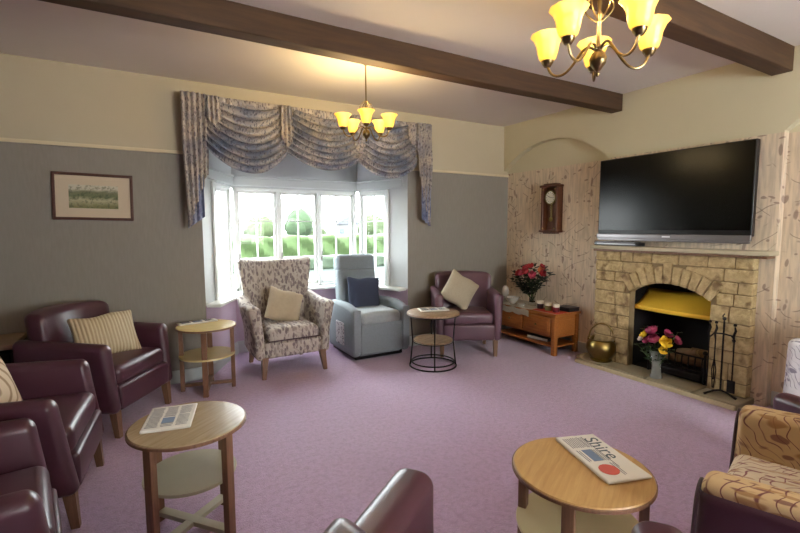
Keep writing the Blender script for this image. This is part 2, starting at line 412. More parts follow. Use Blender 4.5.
# ------------------------------------------------------------------ the room
XB, XR, YB, H = 4.12, 4.20, 4.40, 2.68      # chimney-breast plane, alcove plane, back wall, ceiling
XL, YN = -3.2, -2.2
BX0, BX1, BIX0, BIX1, BY, BH = .49, 2.66, .88, 2.37, 5.14, 2.27    # bay: outer x, inner x, depth, soffit height
SILL, HEAD = .69, 1.84
struct(MB().box(((XL+XR+.3)/2, 1.6, -.06), (XR-XL+.9, 8.2, .12)).build('floor', 'carpet', flat=True), 'purple plain carpet over the whole lounge floor', 'floor')
struct(MB().box(((XL+XR)/2, (YN+YB)/2, H+.06), (XR-XL+.6, YB-YN+.5, .12)).build('ceiling', 'ceiling_paint', flat=True), 'off-white plaster ceiling between the beams', 'ceiling')
b = MB(); b.box(((XL-.1+BX0)/2, YB+.1, H/2), (BX0-XL+.1, .2, H)); b.box(((XR+.2+BX1)/2, YB+.1, H/2), (XR+.2-BX1, .2, H)); b.box(((BX0+BX1)/2, YB+.1, (H+BH)/2), (BX1-BX0, .2, H-BH))
struct(b.build('wall_back', 'wall_grey', flat=True), 'grey textured wall with cream band above, around the bay window', 'wall')
# right wall: chimney breast, shallow arched alcoves either side
def arch_poly(yc, hw, spring, rise, y0, y1, top):
    Rr = (hw*hw+rise*rise)/(2*rise); zc = spring+rise-Rr; a = math.asin(hw/Rr)
    pts = [(yc+Rr*math.sin(-a+2*a*i/24), zc+Rr*math.cos(-a+2*a*i/24)) for i in range(25)]
    return [(y0, top), (y0, spring)]+pts+[(y1, spring), (y1, top)]
b = MB()
b.prism(arch_poly(3.66, .75, 2.10, .30, 2.905, 4.42, H), XB, XR+.01)
b.prism(arch_poly(.72, .745, 2.10, .30, -.03, 1.47, H), XB, XR+.01)
b.box((XR-.035, (1.47+1.85)/2, H/2), (.09+.07-.0, .38, H)); b.box((XR-.035, (2.55+2.908)/2, H/2), (.16, .358, H)); b.box((XR-.035, 2.2, (H+.9)/2), (.16, .70, H-.9))
b.box((XR-.035, (-.03+YN)/2, H/2), (.16, -YN-.03, H))
b.v = [(max(v[0], XB), v[1], v[2]) for v in b.v]
b.box((XR+.1, (1.85+YN)/2, H/2), (.2, 1.85-YN, H)); b.box((XR+.1, (2.55+YB)/2+.05, H/2), (.2, YB-2.55+.1, H)); b.box((XR+.1, 2.2, (H+.9)/2), (.2, .7, H-.9))
struct(b.build('wall_right', 'wall_sprig', angle=30, weld=False), 'beige wall with leafy sprig wallpaper, arched alcoves and chimney breast', 'wall')
def holed(x0, x1, z0, z1, hs, put):
    """wall strip x0..x1 with rectangular holes hs=[(a,b,c,d)] in order"""
    x = x0
    for (a, b_, c, d) in hs:
        put(x, a, z0, z1); put(a, b_, z0, c); put(a, b_, d, z1); x = b_
    put(x, x1, z0, z1)
b = MB(); holed(XL-.2, XR+.2, 0, H, [(1.4, 3.0, .95, 2.1)], lambda a, c, d, e: b.box(((a+c)/2, YN-.1, (d+e)/2), (c-a, .2, e-d)))
struct(b.build('wall_rear', 'wall_grey', flat=True))
b = MB(); holed(YN, YB+.2, 0, H, [], lambda a, c, d, e: b.box((XL-.1, (a+c)/2, (d+e)/2), (.2, c-a, e-d)))
struct(b.build('wall_left', 'wall_grey', flat=True))

def seg_frame(p0, p1):
    """local frame along p0->p1 (x), outwards (y), up (z)"""
    d = Vector((p1[0]-p0[0], p1[1]-p0[1], 0)); L = d.length; d.normalize(); nrm = Vector((-d.y, d.x, 0))
    return Matrix(((d.x, nrm.x, 0, p0[0]), (d.y, nrm.y, 0, p0[1]), (0, 0, 1, 0), (0, 0, 0, 1))), L
bay = [('left', (BX0, YB), (BIX0, BY), .31, .0), ('middle', (BIX0, BY), (BIX1, BY), .0, .0), ('right', (BIX1, BY), (BX1, YB), .0, .31)]
wn = 0
for nm, p0, p1, m0, m1 in bay:
    mt, L = seg_frame(p0, p1)
    wx0, wx1 = m0+.015, L-m1-.015
    xa_, xb_ = (0 if nm == 'left' else -.03), (L if nm == 'right' else L+.03)
    ha, hb = (.06 if nm == 'left' else .01), (L-.06 if nm == 'right' else L-.01)
    for part, mat in (('low', 'bay_lilac'), ('high', 'bay_white')):
        b = MB()
        if part == 'low': b.box(((xa_+xb_)/2, .08, (SILL-.01)/2), (xb_-xa_, .16, SILL-.01)) 
        else:
            b.box(((xa_+xb_)/2, .08, (HEAD+BH)/2+.02), (xb_-xa_, .16, BH-HEAD+.04))
            if wx0 > .05: b.box((wx0/2, .08, (SILL+HEAD)/2), (wx0, .16, HEAD-SILL+.02))
            if L-wx1 > .05: b.box(((L+wx1)/2, .08, (SILL+HEAD)/2), (L-wx1, .16, HEAD-SILL+.02))
        o = b.build('wall_bay_'+nm+('_lower' if part == 'low' else '_upper'), mat, flat=True); o.matrix_world = mt; struct(o)
    # window
    wn += 1
    W = bpy.data.objects.new('window_%d' % wn, None); COL.objects.link(W); W.matrix_world = mt
    struct(W, {'left': 'narrow white casement on the splayed side nearest the framed picture', 'middle': 'wide white three-light casement window in the middle of the bay', 'right': 'narrow white casement on the splayed side behind the grey recliner'}[nm], 'window')
    nl = 3 if nm == 'middle' else 1
    fr = MB(); fw = .035
    fr.rb(((wx0+wx1)/2, .06, HEAD-fw/2), (wx1-wx0, .10, fw), .006); fr.rb(((wx0+wx1)/2, .06, SILL+fw/2), (wx1-wx0, .10, fw), .006)
    for i in range(nl+1):
        x = wx0+(wx1-wx0)*i/nl; x = min(max(x, wx0+fw/2), wx1-fw/2); fr.rb((x, .06, (SILL+HEAD)/2), (fw, .10, HEAD-SILL), .006)
    fr.build('window_frame', 'frame_white', W)
    for i in range(nl):
        a = wx0+(wx1-wx0)*i/nl+fw*.5; c = wx0+(wx1-wx0)*(i+1)/nl-fw*.5
        if i == 0: a += fw*.5
        if i == nl-1: c -= fw*.5
        z0, z1 = SILL+fw, HEAD-fw; s_ = .028
        sm = MB()
        for zz in (z0+s_/2, z1-s_/2): sm.rb(((a+c)/2, .055, zz), (c-a, .05, s_), .006)
        for xx in (a+s_/2, c-s_/2): sm.rb((xx, .055, (z0+z1)/2), (s_, .05, z1-z0), .006)
        S = sm.build('sash', 'frame_white', W)
        gb = MB(); gb.box(((a+c)/2, .055, (z0+z1)/2), (.012, .03, z1-z0-.03))
        for q in (.69,.30): gb.box(((a+c)/2, .055, z0+(z1-z0)*q), (c-a-.03, .03, .012))
        gb.build('glazing_bar', 'frame_white', S)
        MB().box(((a+c)/2, .058, (z0+z1)/2), (c-a-.03, .004, z1-z0-.03)).build('pane', 'window_glass', S, flat=True)
        h_ = MB().rb((a+s_*.5, .02, SILL+.33), (.014, .02, .05), .004).rb((a+s_*.5, .008, SILL+.37), (.012, .012, .10), .004, (R(8), 0, 0)).build('window_handle', 'silver_plastic', S)
    sl = MB().rb((L/2, -.03, SILL-.012), (L+ (.05 if nm == 'middle' else -.04), .20, .032), .01); o = sl.build('window_sill', 'frame_white', W)
    o = MB().rb(((ha+hb)/2, -.013, HEAD+.06), (hb-ha, .025, .09), .008).rb(((ha+hb)/2, -.02, HEAD+.115), (hb-ha, .04, .025), .008).build('window_head', 'white_gloss', W)
    if nm == 'left':
        MB().rb((wx0-.05, -.012, (SILL+HEAD)/2), (.08, .022, HEAD-SILL), .008).build('window_architrave', 'frame_white', W)
    if nm == 'right':
        MB().rb((wx1+.03, -.012, (SILL+HEAD)/2), (.05, .022, HEAD-SILL), .008).build('window_architrave', 'frame_white', W)
    sk = MB().rb((L/2, -.009, .055), (L-.01, .018, .11), .006).rb((L/2, -.006, .12), (L-.01, .012, .03), .005); o = sk.build('baseboard_bay_'+nm, 'white_gloss'); o.matrix_world = mt; struct(o)
struct(MB().prism([(BX0-.02, YB), (BX1+.02, YB), (BIX1+.1, BY+.2), (BIX0-.1, BY+.2)], BH, BH+.08, 'z').build('ceiling_bay', 'bay_white', flat=True))
# unseen rear window, added to let ambient daylight into the room
wn += 1; W = bpy.data.objects.new('window_%d' % wn, None); COL.objects.link(W); W.location = (2.2, YN-.1, 1.525); struct(W)
b = MB()
for s_ in (-1, 1): b.box((0, 0, s_*.55), (1.6, .08, .05)); b.box((s_*.775, 0, 0), (.05, .08, 1.15))
b.box((0, 0, 0), (.05, .08, 1.1)); b.build('window_frame', 'white_gloss', W, flat=True)
MB().box((0, 0, 0), (1.5, .004, 1.08)).build('pane', 'window_glass', W, flat=True)
def base(nm, a, b_, inward):
    mt, L = seg_frame(a, b_); o = MB().rb((L/2, -.009, .06), (L, .018, .12), .006).build('baseboard_'+nm, 'white_gloss'); o.matrix_world = mt; struct(o)
base('back_left', (XL, YB), (BX0, YB), 0); base('back_right', (BX1, YB), (XR, YB), 0); base('right_alcove', (XR, YB), (XR, 2.96), 0); base('right_near', (XR, 1.46), (XR, -.02), 0)
def rail(nm, a, b_, z):
    mt, L = seg_frame(a, b_); o = MB().rb((L/2, -.008, z), (L, .016, .028), .006).build(nm, 'cream_trim'); o.matrix_world = mt; struct(o)
rail('trim_1', (XL, YB), (BX0-.03, YB), 2.055); rail('trim_2', (BX1+.03, YB), (XR, YB), 2.055)
for k, (y, sec) in enumerate(((2.83, (.12, .16)), (1.515, (.13, .17)))):
    b = MB().rb(((XL+XB)/2, y, H-sec[1]/2+.01), (XB-XL+.02, sec[0], sec[1]+.02), .008, fn=lambda p: (p.x, p.y+.004*math.sin(p.x*3.1), p.z+.004*math.sin(p.x*2.3+1)), n=24)
    struct(b.build('trim_%d' % (3+k), 'beam_wood'), ['long dark timber ceiling beam nearer the bay window', 'long dark timber ceiling beam passing above the television'][k], 'beam')

# ------------------------------------------------------------------ outside
struct(MB().box((12, 34, -.36), (110, 57, .12)).build('lawn', 'lawn', flat=True), 'pale green lawn outside the bay window', 'lawn')
def bumpy(p, a=.12, f=2.3): return (p[0]+a*math.sin(f*p[1]+p[2]*3.7)+a*.6*math.sin(6*p[1]+2*p[0]), p[1]+a*math.sin(f*p[0]*1.3+p[2]*2.9), p[2]+a*.6*math.sin(f*1.7*p[0]+1.1*p[1])+a*.3*math.sin(7*p[0]))
b = MB(); b.rb((10, 23, .33), (46, 1.6, 1.26), .25, fn=lambda p: (p.x, p.y+.12*math.sin(p.x*4.1+p.z*5)+.06*math.sin(p.x*11), p.z+.05*math.sin(p.x*3.3)+.04*math.sin(p.x*9.1)), n=160)
tag(b.build('hedge', 'hedge_leaf'), 'long clipped bright green hedge across the lawn outside', 'hedge')
b = MB(); b.rb((10, 17.5, -.05), (40, .7, .55), .15, fn=lambda p: (p.x, p.y+.08*math.sin(p.x*5+p.z*4), p.z+.03*math.sin(p.x*6.3)), n=140)
tag(b.build('hedge', 'hedge_leaf_shade'), 'low dark green hedge in front of the long clipped hedge', 'hedge')
def tree(px, top, rad, hs, mat, label):
    T = thing('garden_tree', label, 'tree', px, group=None)
    b = MB()
    for i in range(9):
        a = random.random()*6.28; q = random.random()*rad*.55; r_ = rad*(.45+.25*random.random())
        b.sphere((q*math.cos(a), q*math.sin(a), top-rad*.8-random.random()*rad*.7), r_, 22, 16, (1, 1, hs), fn=lambda p: bumpy(p, rad*.05, 9/rad))
    b.sphere((0, 0, top-rad*.8), rad*.8, 22, 16, (1, 1, hs), fn=lambda p: bumpy(p, rad*.06, 9/rad)); b.build('crown', mat, T)
    MB().taper((0, 0, 0), (0, 0, top-rad), .22, .12, 8).build('tree_trunk', 'bark', T)
tree((11.4, 36, -.3), 3.1, 1.35, 1.1, 'tree_leaf', 'round green tree in the middle light of the window')
tree((8.8, 38, -.3), 2.9, 1.9, .8, 'tree_leaf_pale', 'broad yellow-green bush tree seen through the left light')
tree((5.4, 40, -.3), 2.7, 1.9, .8, 'tree_leaf_pale', 'pale bush tree at the left end of the wide window')
tree((14.6, 41, -.3), 2.0, 1.2, .8, 'tree_leaf_pale', 'lower pale bush between the round tree and white house')
tree((19.0, 38, -.3), 3.0, 1.7, .9, 'tree_leaf_pale', 'pale tree seen through the right splayed casement')
tree((23.0, 39, -.3), 3.0, 1.6, .9, 'tree_leaf', 'green tree furthest right beyond the hedge')
T = thing('house', 'white distant house with grey pitched roof beyond the hedge', 'house', (19.4, 46, -.3))
MB().box((0, 0, 1.0), (2.6, 3, 2.0)).build('house_wall', 'house_wall', T, flat=True); MB().prism([(-1.5, 2.0), (1.5, 2.0), (0, 3.0)], -1.7, 1.7, 'y').build('roof', 'house_roof', T, flat=True)
for x in (-.7, .7): MB().box((x, -1.52, 1.3), (.5, .06, .5)).build('house_window', 'house_glass', T, flat=True)
T = thing('street_lamp', 'grey street lamp with two small heads behind the trees', 'street lamp', (13.6, 44, -.3))
MB().taper((0, 0, 0), (0, 0, 5.1), .07, .05, 8).build('pole', 'lamp_post', T)
for s_ in (-1, 1): MB().rb((s_*.3, 0, 5.0), (.6, .2, .14), .05, (0, s_*-.3, 0)).build('lamp_head', 'lamp_post', T)

# ------------------------------------------------------------------ fireplace
FX = 4.02; FC = 2.2; HWD = .35; SPR = .78; RI = .612; ZC = .278; RO = .775
T = thing('fireplace', 'pale stone fireplace with arched opening and slab mantel', 'fireplace', (FX, FC, 0))
A0 = math.asin(HWD/RI)
def hw_out(z):
    if z < SPR: return HWD
    zt = ZC+RO*math.cos(A0)
    if z < zt: return HWD+(RO*math.sin(A0)-HWD)*(z-SPR)/(zt-SPR)
    v_ = RO*RO-(z-ZC)**2
    return math.sqrt(v_) if v_ > 0 else 0
Y0, Y1, ZT = 1.56-FC, 2.93-FC, 1.155
# mortar body with arched hole
pol = [(Y0+.012, .05), (Y0+.012, ZT), (Y1-.012, ZT), (Y1-.012, .05), (HWD, .05), (HWD, SPR)]+[(RI*math.sin(A0-2*A0*i/20), ZC+RI*math.cos(A0-2*A0*i/20)) for i in range(1, 20)]+[(-HWD, SPR), (-HWD, .05)]
b = MB().prism(pol, .014, XB-FX-.001, 'x')
b.build('mortar', 'mortar', T, flat=True)
rnd = random.Random(3)
b = MB(); rows = [.05, .155, .30, .40, .53, .625, .76, .86, .955, 1.06, 1.155]
for k in range(len(rows)-1):
    z0, z1 = rows[k], rows[k+1]; zc_ = (z0+z1)/2; hh = hw_out(z0+.8*(z1-z0))
    spans = [(Y0, -hh), (hh, Y1)] if hh > .02 else [(Y0, Y1)]
    for (a, c) in spans:
        y = a; first = True
        while y < c-.02:
            wd = rnd.uniform(.12, .30)
            if k % 2 and first: wd = rnd.uniform(.10, .16)
            first = False
            if c-(y+wd) < .07: wd = c-y
            j = rnd.uniform(-.006, .006)
            full = (y <= a+.001 and a == Y0) or (y+wd >= c-.001 and c == Y1)
            dx = (XB-FX-.012) if full else .05
            b.rb((dx/2+j-.0, y+wd/2, zc_), (dx, wd-.008, z1-z0-.008), .009, fn=lambda p, s=rnd.random()*9: (p.x+.004*math.sin(p.y*37+s)+.004*math.sin(p.z*41+s*2), p.y, p.z), n=3, k=2)
            y += wd
b.build('stone_block', 'stone', T, angle=50)
b = MB(); NV = 11
for i in range(NV):
    a = -A0+2*A0*(i+.5)/NV; da = A0/NV-.006; V = []
    ro = RO+rnd.uniform(-.02, .015)+(.03 if i == NV//2 else 0)
    for x in (-.014, .09):
        for (r_, s_) in ((RI, -1), (RI, 1), (ro, 1), (ro, -1)):
            V.append((x, r_*math.sin(a+s_*da), ZC+r_*math.cos(a+s_*da)))
    b.add(V, [(0, 1, 2, 3), (7, 6, 5, 4), (0, 4, 5, 1), (1, 5, 6, 2), (2, 6, 7, 3), (3, 7, 4, 0)])
o = b.build('arch_stone', 'stone', T, angle=50, weld=False); md = o.modifiers.new('soft', 'BEVEL'); md.width = .008; md.segments = 2
b = MB().rb(((XB-FX)/2-.03, 0.0, 1.193), (XB-FX+.07, 1.50, .036), .008, fn=lambda p: (p.x+.004*math.sin(p.y*13), p.y, p.z), n=20); b.build('mantel_shelf', 'mantel_stone', T)
MB().rb(((XB-FX)/2-.02, 0.0, 1.165), (XB-FX+.04, 1.46, .022), .005).build('mantel_moulding', 'leg_wood', T)
b = MB(); D0, D1 = .09, .42
b.box((D1, 0, .45), (.02, .72, .9)); b.box((.26, HWD+.005, .45), (.33, .02, .9)); b.box((.26, -HWD-.005, .45), (.33, .02, .9)); b.box((.26, 0, .9), (.34, .72, .02)); b.box((.26, 0, .045), (.34, .72, .02))
b.build('firebox', 'soot', T, flat=True)
b = MB(); b.surf(lambda u, v: (.30-.22*v-.03*math.cos((u-.5)*PI), (-.34+.68*u), .80-.155*v-.02*math.sin(v*PI)), 16, 6)
b.surf(lambda u, v: (.08-.03*math.cos((u-.5)*PI)-.004*v, (-.34+.68*u), .645-.035*v), 16, 1)
b.build('hood', 'hood_brass', T, solid=.006, label='brass-coloured smoke hood')
# hearth slabs
T = thing('hearth', 'raised stone slab hearth on the purple carpet below the fireplace', 'hearth', (FX, FC, 0))
b = MB()
for (y0, y1) in ((3.06, 2.72), (2.72, 2.26), (2.26, 1.86), (1.86, 1.53)):
    b.rb(((3.84+XB)/2-FX, (y0+y1)/2-FC, .024), (XB-3.84-.004, y0-y1-.018, .052), .008, n=4)
for v_ in range(len(b.v)):
    x, y, z = b.v[v_]
    if y > .72: x = x+(y-.72)*.6*(x < 0)
    b.v[v_] = (x, y, z)
b.build('slab', 'hearth_stone', T)
MB().rb((3.832-FX, 2.27-FC, .018), (.02, 1.44, .036), .006).build('edge_strip', 'hearth_edge', T)
# grate with logs
T = thing('fire_grate', 'black iron basket grate inside the fireplace', 'grate', (4.2, 2.13, .055))
b = MB()
for i in range(9): y = -.22+.055*i; b.tube([(-.12, y, .10), (-.125, y, .16), (-.12, y, .22)], .006, 6)
b.tube([(-.12, -.24, .10), (-.12, .24, .10)], .009, 6); b.tube([(-.12, -.24, .22), (-.12, .24, .22)], .009, 6)
b.box((.0, 0, .09), (.22, .46, .012)); b.build('basket', 'iron', T)
for s_ in (-1, 1): MB().tube([(-.12, s_*.24, 0), (-.12, s_*.24, .26)], .011, 8).sphere((-.12, s_*.24, .27), .02).build('andiron', 'iron', T)
MB().rb((-.05, 0, .04), (.16, .44, .075), .02, n=2).build('ash_pan', 'iron', T)
L0 = None
logs = [((4.2, 2.02, .20), (R(90), 0, R(8)), 'split log lying at the front of the fire grate'), ((4.24, 2.1, .26), (R(78), 0, R(-14)), 'split log tilted across the top of the grate'), ((4.19, 2.24, .205), (R(90), 0, R(-6)), 'split log at the far end of the grate'), ((4.26, 1.98, .27), (R(96), 0, R(22)), 'short log leaning at the back of the grate')]
for i, (p, r_, lb) in enumerate(logs):
    if L0 is None:
        L0 = thing('log', lb, 'log', p, rot=r_, group='logs in the grate')
        MB().lathe([(.0, -.1), (.036, -.1), (.04, -.06), (.038, .06), (.035, .1), (0, .1)], seg=12, wob=lambda r, z, a: (r*(1+.08*math.sin(3*a)), z)).build('bark', 'log_wood', L0)
        [MB().lathe([(0, q*.101), (.031, q*.102), (.031, q*.1)], seg=12).build('cut_end', 'log_end', L0) for q in (-1, 1)]
    else:
        c_ = copy_tree(L0); c_.location = p; c_.rotation_euler = r_; c_['label'] = lb
# brass scuttle
T = thing('coal_scuttle', 'round brass coal scuttle with hoop handle on the hearth end', 'scuttle', (3.98, 2.80, .05), rz=R(30))
T.scale = (1.18, 1.18, 1.1)
MB().lathe([(.0, .0), (.085, 0), (.09, .012), (.075, .022), (.105, .06), (.122, .11), (.118, .155), (.095, .19), (.10, .2), (.094, .2), (.088, .19), (.11, .15), (.112, .1), (.06, .03), (0, .03)], seg=36,
    wob=lambda r, z, a: (r*(1+(.22*max(0, math.cos(a))**4 if z > .17 else 0)), z+(.03*max(0, math.cos(a))**3 if z > .17 else 0))).build('bowl', 'brass', T)
MB().tube([(0, .10*math.cos(PI*i/20), .19+.15*math.sin(PI*i/20)) for i in range(21)], .007, 8).build('handle', 'brass', T)
for s_ in (-1, 1): MB().sphere((0, s_*.1, .19), .012).build('rivet', 'brass', T)
# companion set
T = thing('fireside_tool_set', 'black iron fireside companion set on tripod stand', 'fire tools', (3.955, 1.71, .05), rz=R(0))
b = MB(); b.taper((0, 0, .03), (0, 0, .60), .007, .007, 8); b.sphere((0, 0, .62), .014); b.tube([(0, 0, .6), (.0, .012, .64), (0, 0, .66)], .005, 6); b.build('pole', 'iron', T)
for i in range(3):
    a = 2*PI*i/3+.4; MB().tube([(0, 0, .04), (.05*math.cos(a), .05*math.sin(a), .035), (.12*math.cos(a), .12*math.sin(a), .008)], [.008, .008, .01], 8).build('foot', 'iron', T)
MB().tube([(-.01, -.085, .46), (-.012, -.06, .495), (-.005, 0, .50), (-.012, .06, .495), (-.01, .09, .46)], .006, 8).tube([(-.01, -.09, .46), (-.02, -.075, .45), (-.02, -.07, .47)], .004, 6).build('hanging_bar', 'iron', T)
def tool(y, kind):
    b = MB().tube([(-.022, y, .12), (-.022, y, .45)], .005, 8).tube([(-.022, y, .45), (-.022, y+.006, .50), (-.022, y-.006, .54), (-.022, y, .57)], [.006, .009, .009, .005], 8).sphere((-.022, y, .585), .012)
    o = b.build(kind+'_handle', 'iron', T)
    if kind == 'shovel': MB().rb((-.026, y, .10), (.012, .055, .10), .004, n=4, fn=lambda p: (p.x-.01*math.cos(p.y*30), p.y, p.z)).build('blade', 'iron', o)
    if kind == 'brush': MB().lathe([(0, .04), (.022, .045), (.018, .1), (.008, .13), (0, .13)], (-.022, y, 0), 12).build('bristles', 'soot', o)
    if kind == 'poker': MB().tube([(-.022, y, .13), (-.022, y, .05), (-.03, y+.02, .07)], .004, 6).build('tip', 'iron', o)
    if kind == 'tongs': MB().tube([(-.022, y, .3), (-.022, y+.015, .2), (-.022, y+.004, .05)], .004, 6).tube([(-.022, y, .3), (-.022, y-.015, .2), (-.022, y-.004, .05)], .004, 6).build('jaw', 'iron', o)
tool(-.085, 'shovel'); tool(.09, 'poker'); tool(.045, 'tongs')

# ------------------------------------------------------------------ flowers
def bloom(b, c, r, d=(0, 0, 1)):
    q = Vector(d).normalized().to_track_quat('Z', 'Y').to_matrix().to_4x4()
    for lay, (rr, hh, nn) in enumerate(((1, .9, 5), (.75, 1.05, 4), (.45, 1.15, 3))):
        ph = lay*.7
        b.lathe([(.15*r, -.5*r), (.7*r*rr, -.25*r), (r*rr, .2*r*hh), (r*rr*.92, .55*r*hh), (r*rr*.8, .7*r*hh)], c, 15, q, wob=lambda R_, z, a: (R_*(1+.12*math.sin(nn*a+ph)), z+.14*r*math.sin(nn*a+ph)*(z > 0)))
    b.sphere(c, r*.3)
def leafblade(b, p0, d, L, wd):
    d = Vector(d).normalized(); side = d.cross(Vector((0, 0, 1))); side = side.normalized() if side.length > .01 else Vector((1, 0, 0)); upn = side.cross(d)
    def f(u, v):
        ww = wd*math.sin(PI*min(1, v*.96+.04))**.8; p = Vector(p0)+d*L*v - Vector((0, 0, 1))*L*.25*v*v+side*ww*(u-.5)+upn*abs(u-.5)*ww*.4
        return p
    b.surf(f, 2, 6)
def bouquet(base_, top, specs, group, vase_word, mats_leaf='leaf_green', nleaf=16, spread=.12, h=.12, sprigs=0):
    """specs: (petal material, colour word, dx, dy, dz, r)"""
    bx, by, bz = base_
    for (pm, word, dx, dy, dz, r_) in specs:
        T = thing('cut_flower', word, 'flower', (bx, by, bz), group=group)
        tip = Vector((dx, dy, top-bz+dz)); d = Vector((dx*1.4, dy*1.4, .12))
        b = MB(); bloom(b, tip, r_, d); b.build('bloom', pm, T, weld=False)
        mid = Vector((dx*.2, dy*.2, (top-bz)*.55))
        s_ = MB().tube([(-dx*.08, -dy*.08, .02), mid, tip-d.normalized()*r_*.4], .0028, 6); s_.build('stem', 'stem_green', T)
        lf = MB()
        for k in range(3):
            a = random.random()*6.28; leafblade(lf, mid.lerp(tip, .35+.2*k), (math.cos(a), math.sin(a), .35), .06+.04*random.random(), .034)
        lf.build('leaf', mats_leaf, T, weld=False)
def sprig(base_, tip, label, group, n=9, mat='leaf_dark', L=.05):
    T = thing('foliage_sprig', label, 'foliage', base_, group=group); tip = Vector(tip)
    P = [Vector((tip.x*t**1.6, tip.y*t**1.6, tip.z*t)) for t in (0.05, .35, .6, .8, 1)]
    MB().tube(P, [.003, .003, .0025, .002, .0015], 6).build('stem', 'stem_green', T)
    b = MB()
    for k in range(n):
        t = .45+.55*k/(n-1); p = Vector((tip.x*t**1.6, tip.y*t**1.6, tip.z*t)); a = k*2.4
        leafblade(b, p, (math.cos(a), math.sin(a), .5), L*(.8+.4*random.random()), L*.72)
    b.build('leaves', mat, T, weld=False)
# hearth vase
VX, VY = 3.93, 2.21
T = thing('glass_vase', 'clear flared glass vase of flowers standing on the hearth', 'vase', (VX, VY, .05)); T.scale = (1.35, 1.35, 1.5)
MB().lathe([(0, 0), (.036, 0), (.038, .01), (.03, .03), (.026, .07), (.034, .12), (.05, .165), (.048, .168), (.031, .12), (.022, .07), (.024, .035), (0, .03)], seg=28).build('vessel', 'vase_crystal', T)
MB().lathe([(0, .032), (.021, .036), (.021, .07), (.024, .09), (0, .09)], seg=20).build('water', 'glass', T)
Gf = 'flowers in the hearth vase'
bouquet((VX, VY, .06), .37, [
    ('magenta_petal', 'large magenta flower at the top of the hearth vase', -0.011, 0.047, 0.094, 0.050), ('magenta_petal', 'magenta flower in the middle of the hearth vase', -0.057, 0.000, 0.033, 0.048), ('magenta_petal', 'deep pink flower low beside the white one in hearth vase', -0.052, 0.068, 0.006, 0.036),
    ('yellow_petal', 'large yellow flower on the right of the hearth vase', -0.046, -0.089, 0.022, 0.054), ('yellow_petal', 'yellow flower hanging below the large yellow one', -0.057, -0.079, -0.050, 0.038), ('yellow_petal', 'small yellow flower on the left of the hearth vase', -0.023, 0.110, 0.050, 0.036),
    ('white_petal', 'small white flower at the left edge of hearth vase', -0.034, 0.131, 0.011, 0.029), ('magenta_petal', 'dark red flower at the back of the hearth vase', 0.057, -0.053, 0.077, 0.043), ('magenta_petal', 'dark red flower furthest right in the hearth vase', 0.069, -0.126, 0.033, 0.041)], Gf, 'hearth')
for k, (dx, dy, dz) in enumerate(((-.06, .15, .27), (-.06, -.14, .28), (0, .04, .44), (.03, -.15, .42), (.02, .14, .42), (-.09, .02, .29), (-.07, -.06, .26), (-.05, .1, .25))):
    sprig((VX, VY, .06), (dx, dy, dz), 'green leafy stem among the flowers of the hearth vase', 'greenery in the hearth vase', 8, 'leaf_green', .06)

# ------------------------------------------------------------------ television and box
T = thing('television', 'large flat black television mounted above the mantel', 'television', (XB, 2.265, 1.315))
tw, th = 1.33, .74
MB().rb((-.055, 0, th/2), (.05, tw, th), .008, n=2).build('cabinet', 'tv_black', T); MB().box((-.0815, 0, th/2+.02), (.004, tw-.024, th-.06)).build('screen', 'screen_black', T, flat=True)
MB().rb((-.082, 0, -.012), (.03, tw+.0, .045), .006).rb((-.078, 0, -.04), (.03, tw-.02, .03), .006).build('lower_bezel', 'silver_plastic', T)
MB().rb((-.098, -.03, -.010), (.003, .07, .012), .001).build('badge', 'logo_white', T); MB().box((-.016, 0, .35), (.03, .4, .3)).build('bracket', 'tv_black', T, flat=True)
T = thing('set_top_box', 'slim black box on the mantel below the television end', 'media box', (4.02, 2.68, 1.212))
MB().rb((0, 0, .016), (.11, .46, .03), .006).build('casing', 'black_plastic', T); MB().box((-.0555, 0, .018), (.002, .40, .012)).build('fascia', 'silver_plastic', T, flat=True)
MB().rb((0.005, 0.02, .036), (.09, .42, .01), .004).build('upper_panel', 'silver_plastic', T)

# ------------------------------------------------------------------ wall clock
T = thing('wall_clock', 'wooden pendulum wall clock with white dial in the alcove', 'clock', (XR, 3.63, 1.345))
cw, ch = .27, .52
b = MB(); b.box((-.012, 0, ch/2), (.024, cw-.03, ch)); 
for s_ in (-1, 1): b.rb((-.05, s_*(cw/2-.03), ch/2), (.09, .03, ch-.02), .006)
b.build('case', 'dark_wood', T)
MB().rb((-.055, 0, ch), (.11, cw, .03), .012).rb((-.05, 0, ch+.02), (.08, cw-.08, .02), .008).build('cornice', 'dark_wood', T)
MB().rb((-.055, 0, .0), (.11, cw, .03), .012).rb((-.05, 0, -.02), (.08, cw-.09, .02), .008).build('plinth', 'dark_wood', T)
mY = Euler((0, -PI/2, 0)).to_matrix().to_4x4()
D = MB().lathe([(0, 0), (.07, 0), (.07, .012), (0, .012)], (-.06, 0, .39), 36, mY).build('dial', 'dial_white', T)
MB().lathe([(.070, 0), (.080, 0), (.080, .018), (.070, .018)], (-.06, 0, .39), 36, mY, close=True).build('bezel', 'brass', T)
b = MB()
for i in range(12): a = 2*PI*i/12; b.box((-.074, .055*math.sin(a), .39+.055*math.cos(a)), (.002, .004, .014), (-a, 0, 0))
b.build('hour_marks', 'ink', D, flat=True)
for (L_, a, w_) in ((.036, R(-62), .005), (.052, R(100), .004)): MB().box((-.077, -L_/2*math.sin(a), .39+L_/2*math.cos(a)), (.002, w_, L_), (a, 0, 0)).build('clock_hand', 'ink', D, flat=True)
P_ = MB().tube([(-.05, 0, .31), (-.05, 0, .15)], .004, 6).tube([(-.05, .012, .31), (-.05, .012, .17)], .002, 6).tube([(-.05, -.012, .31), (-.05, -.012, .17)], .002, 6).build('pendulum_rod', 'brass', T)
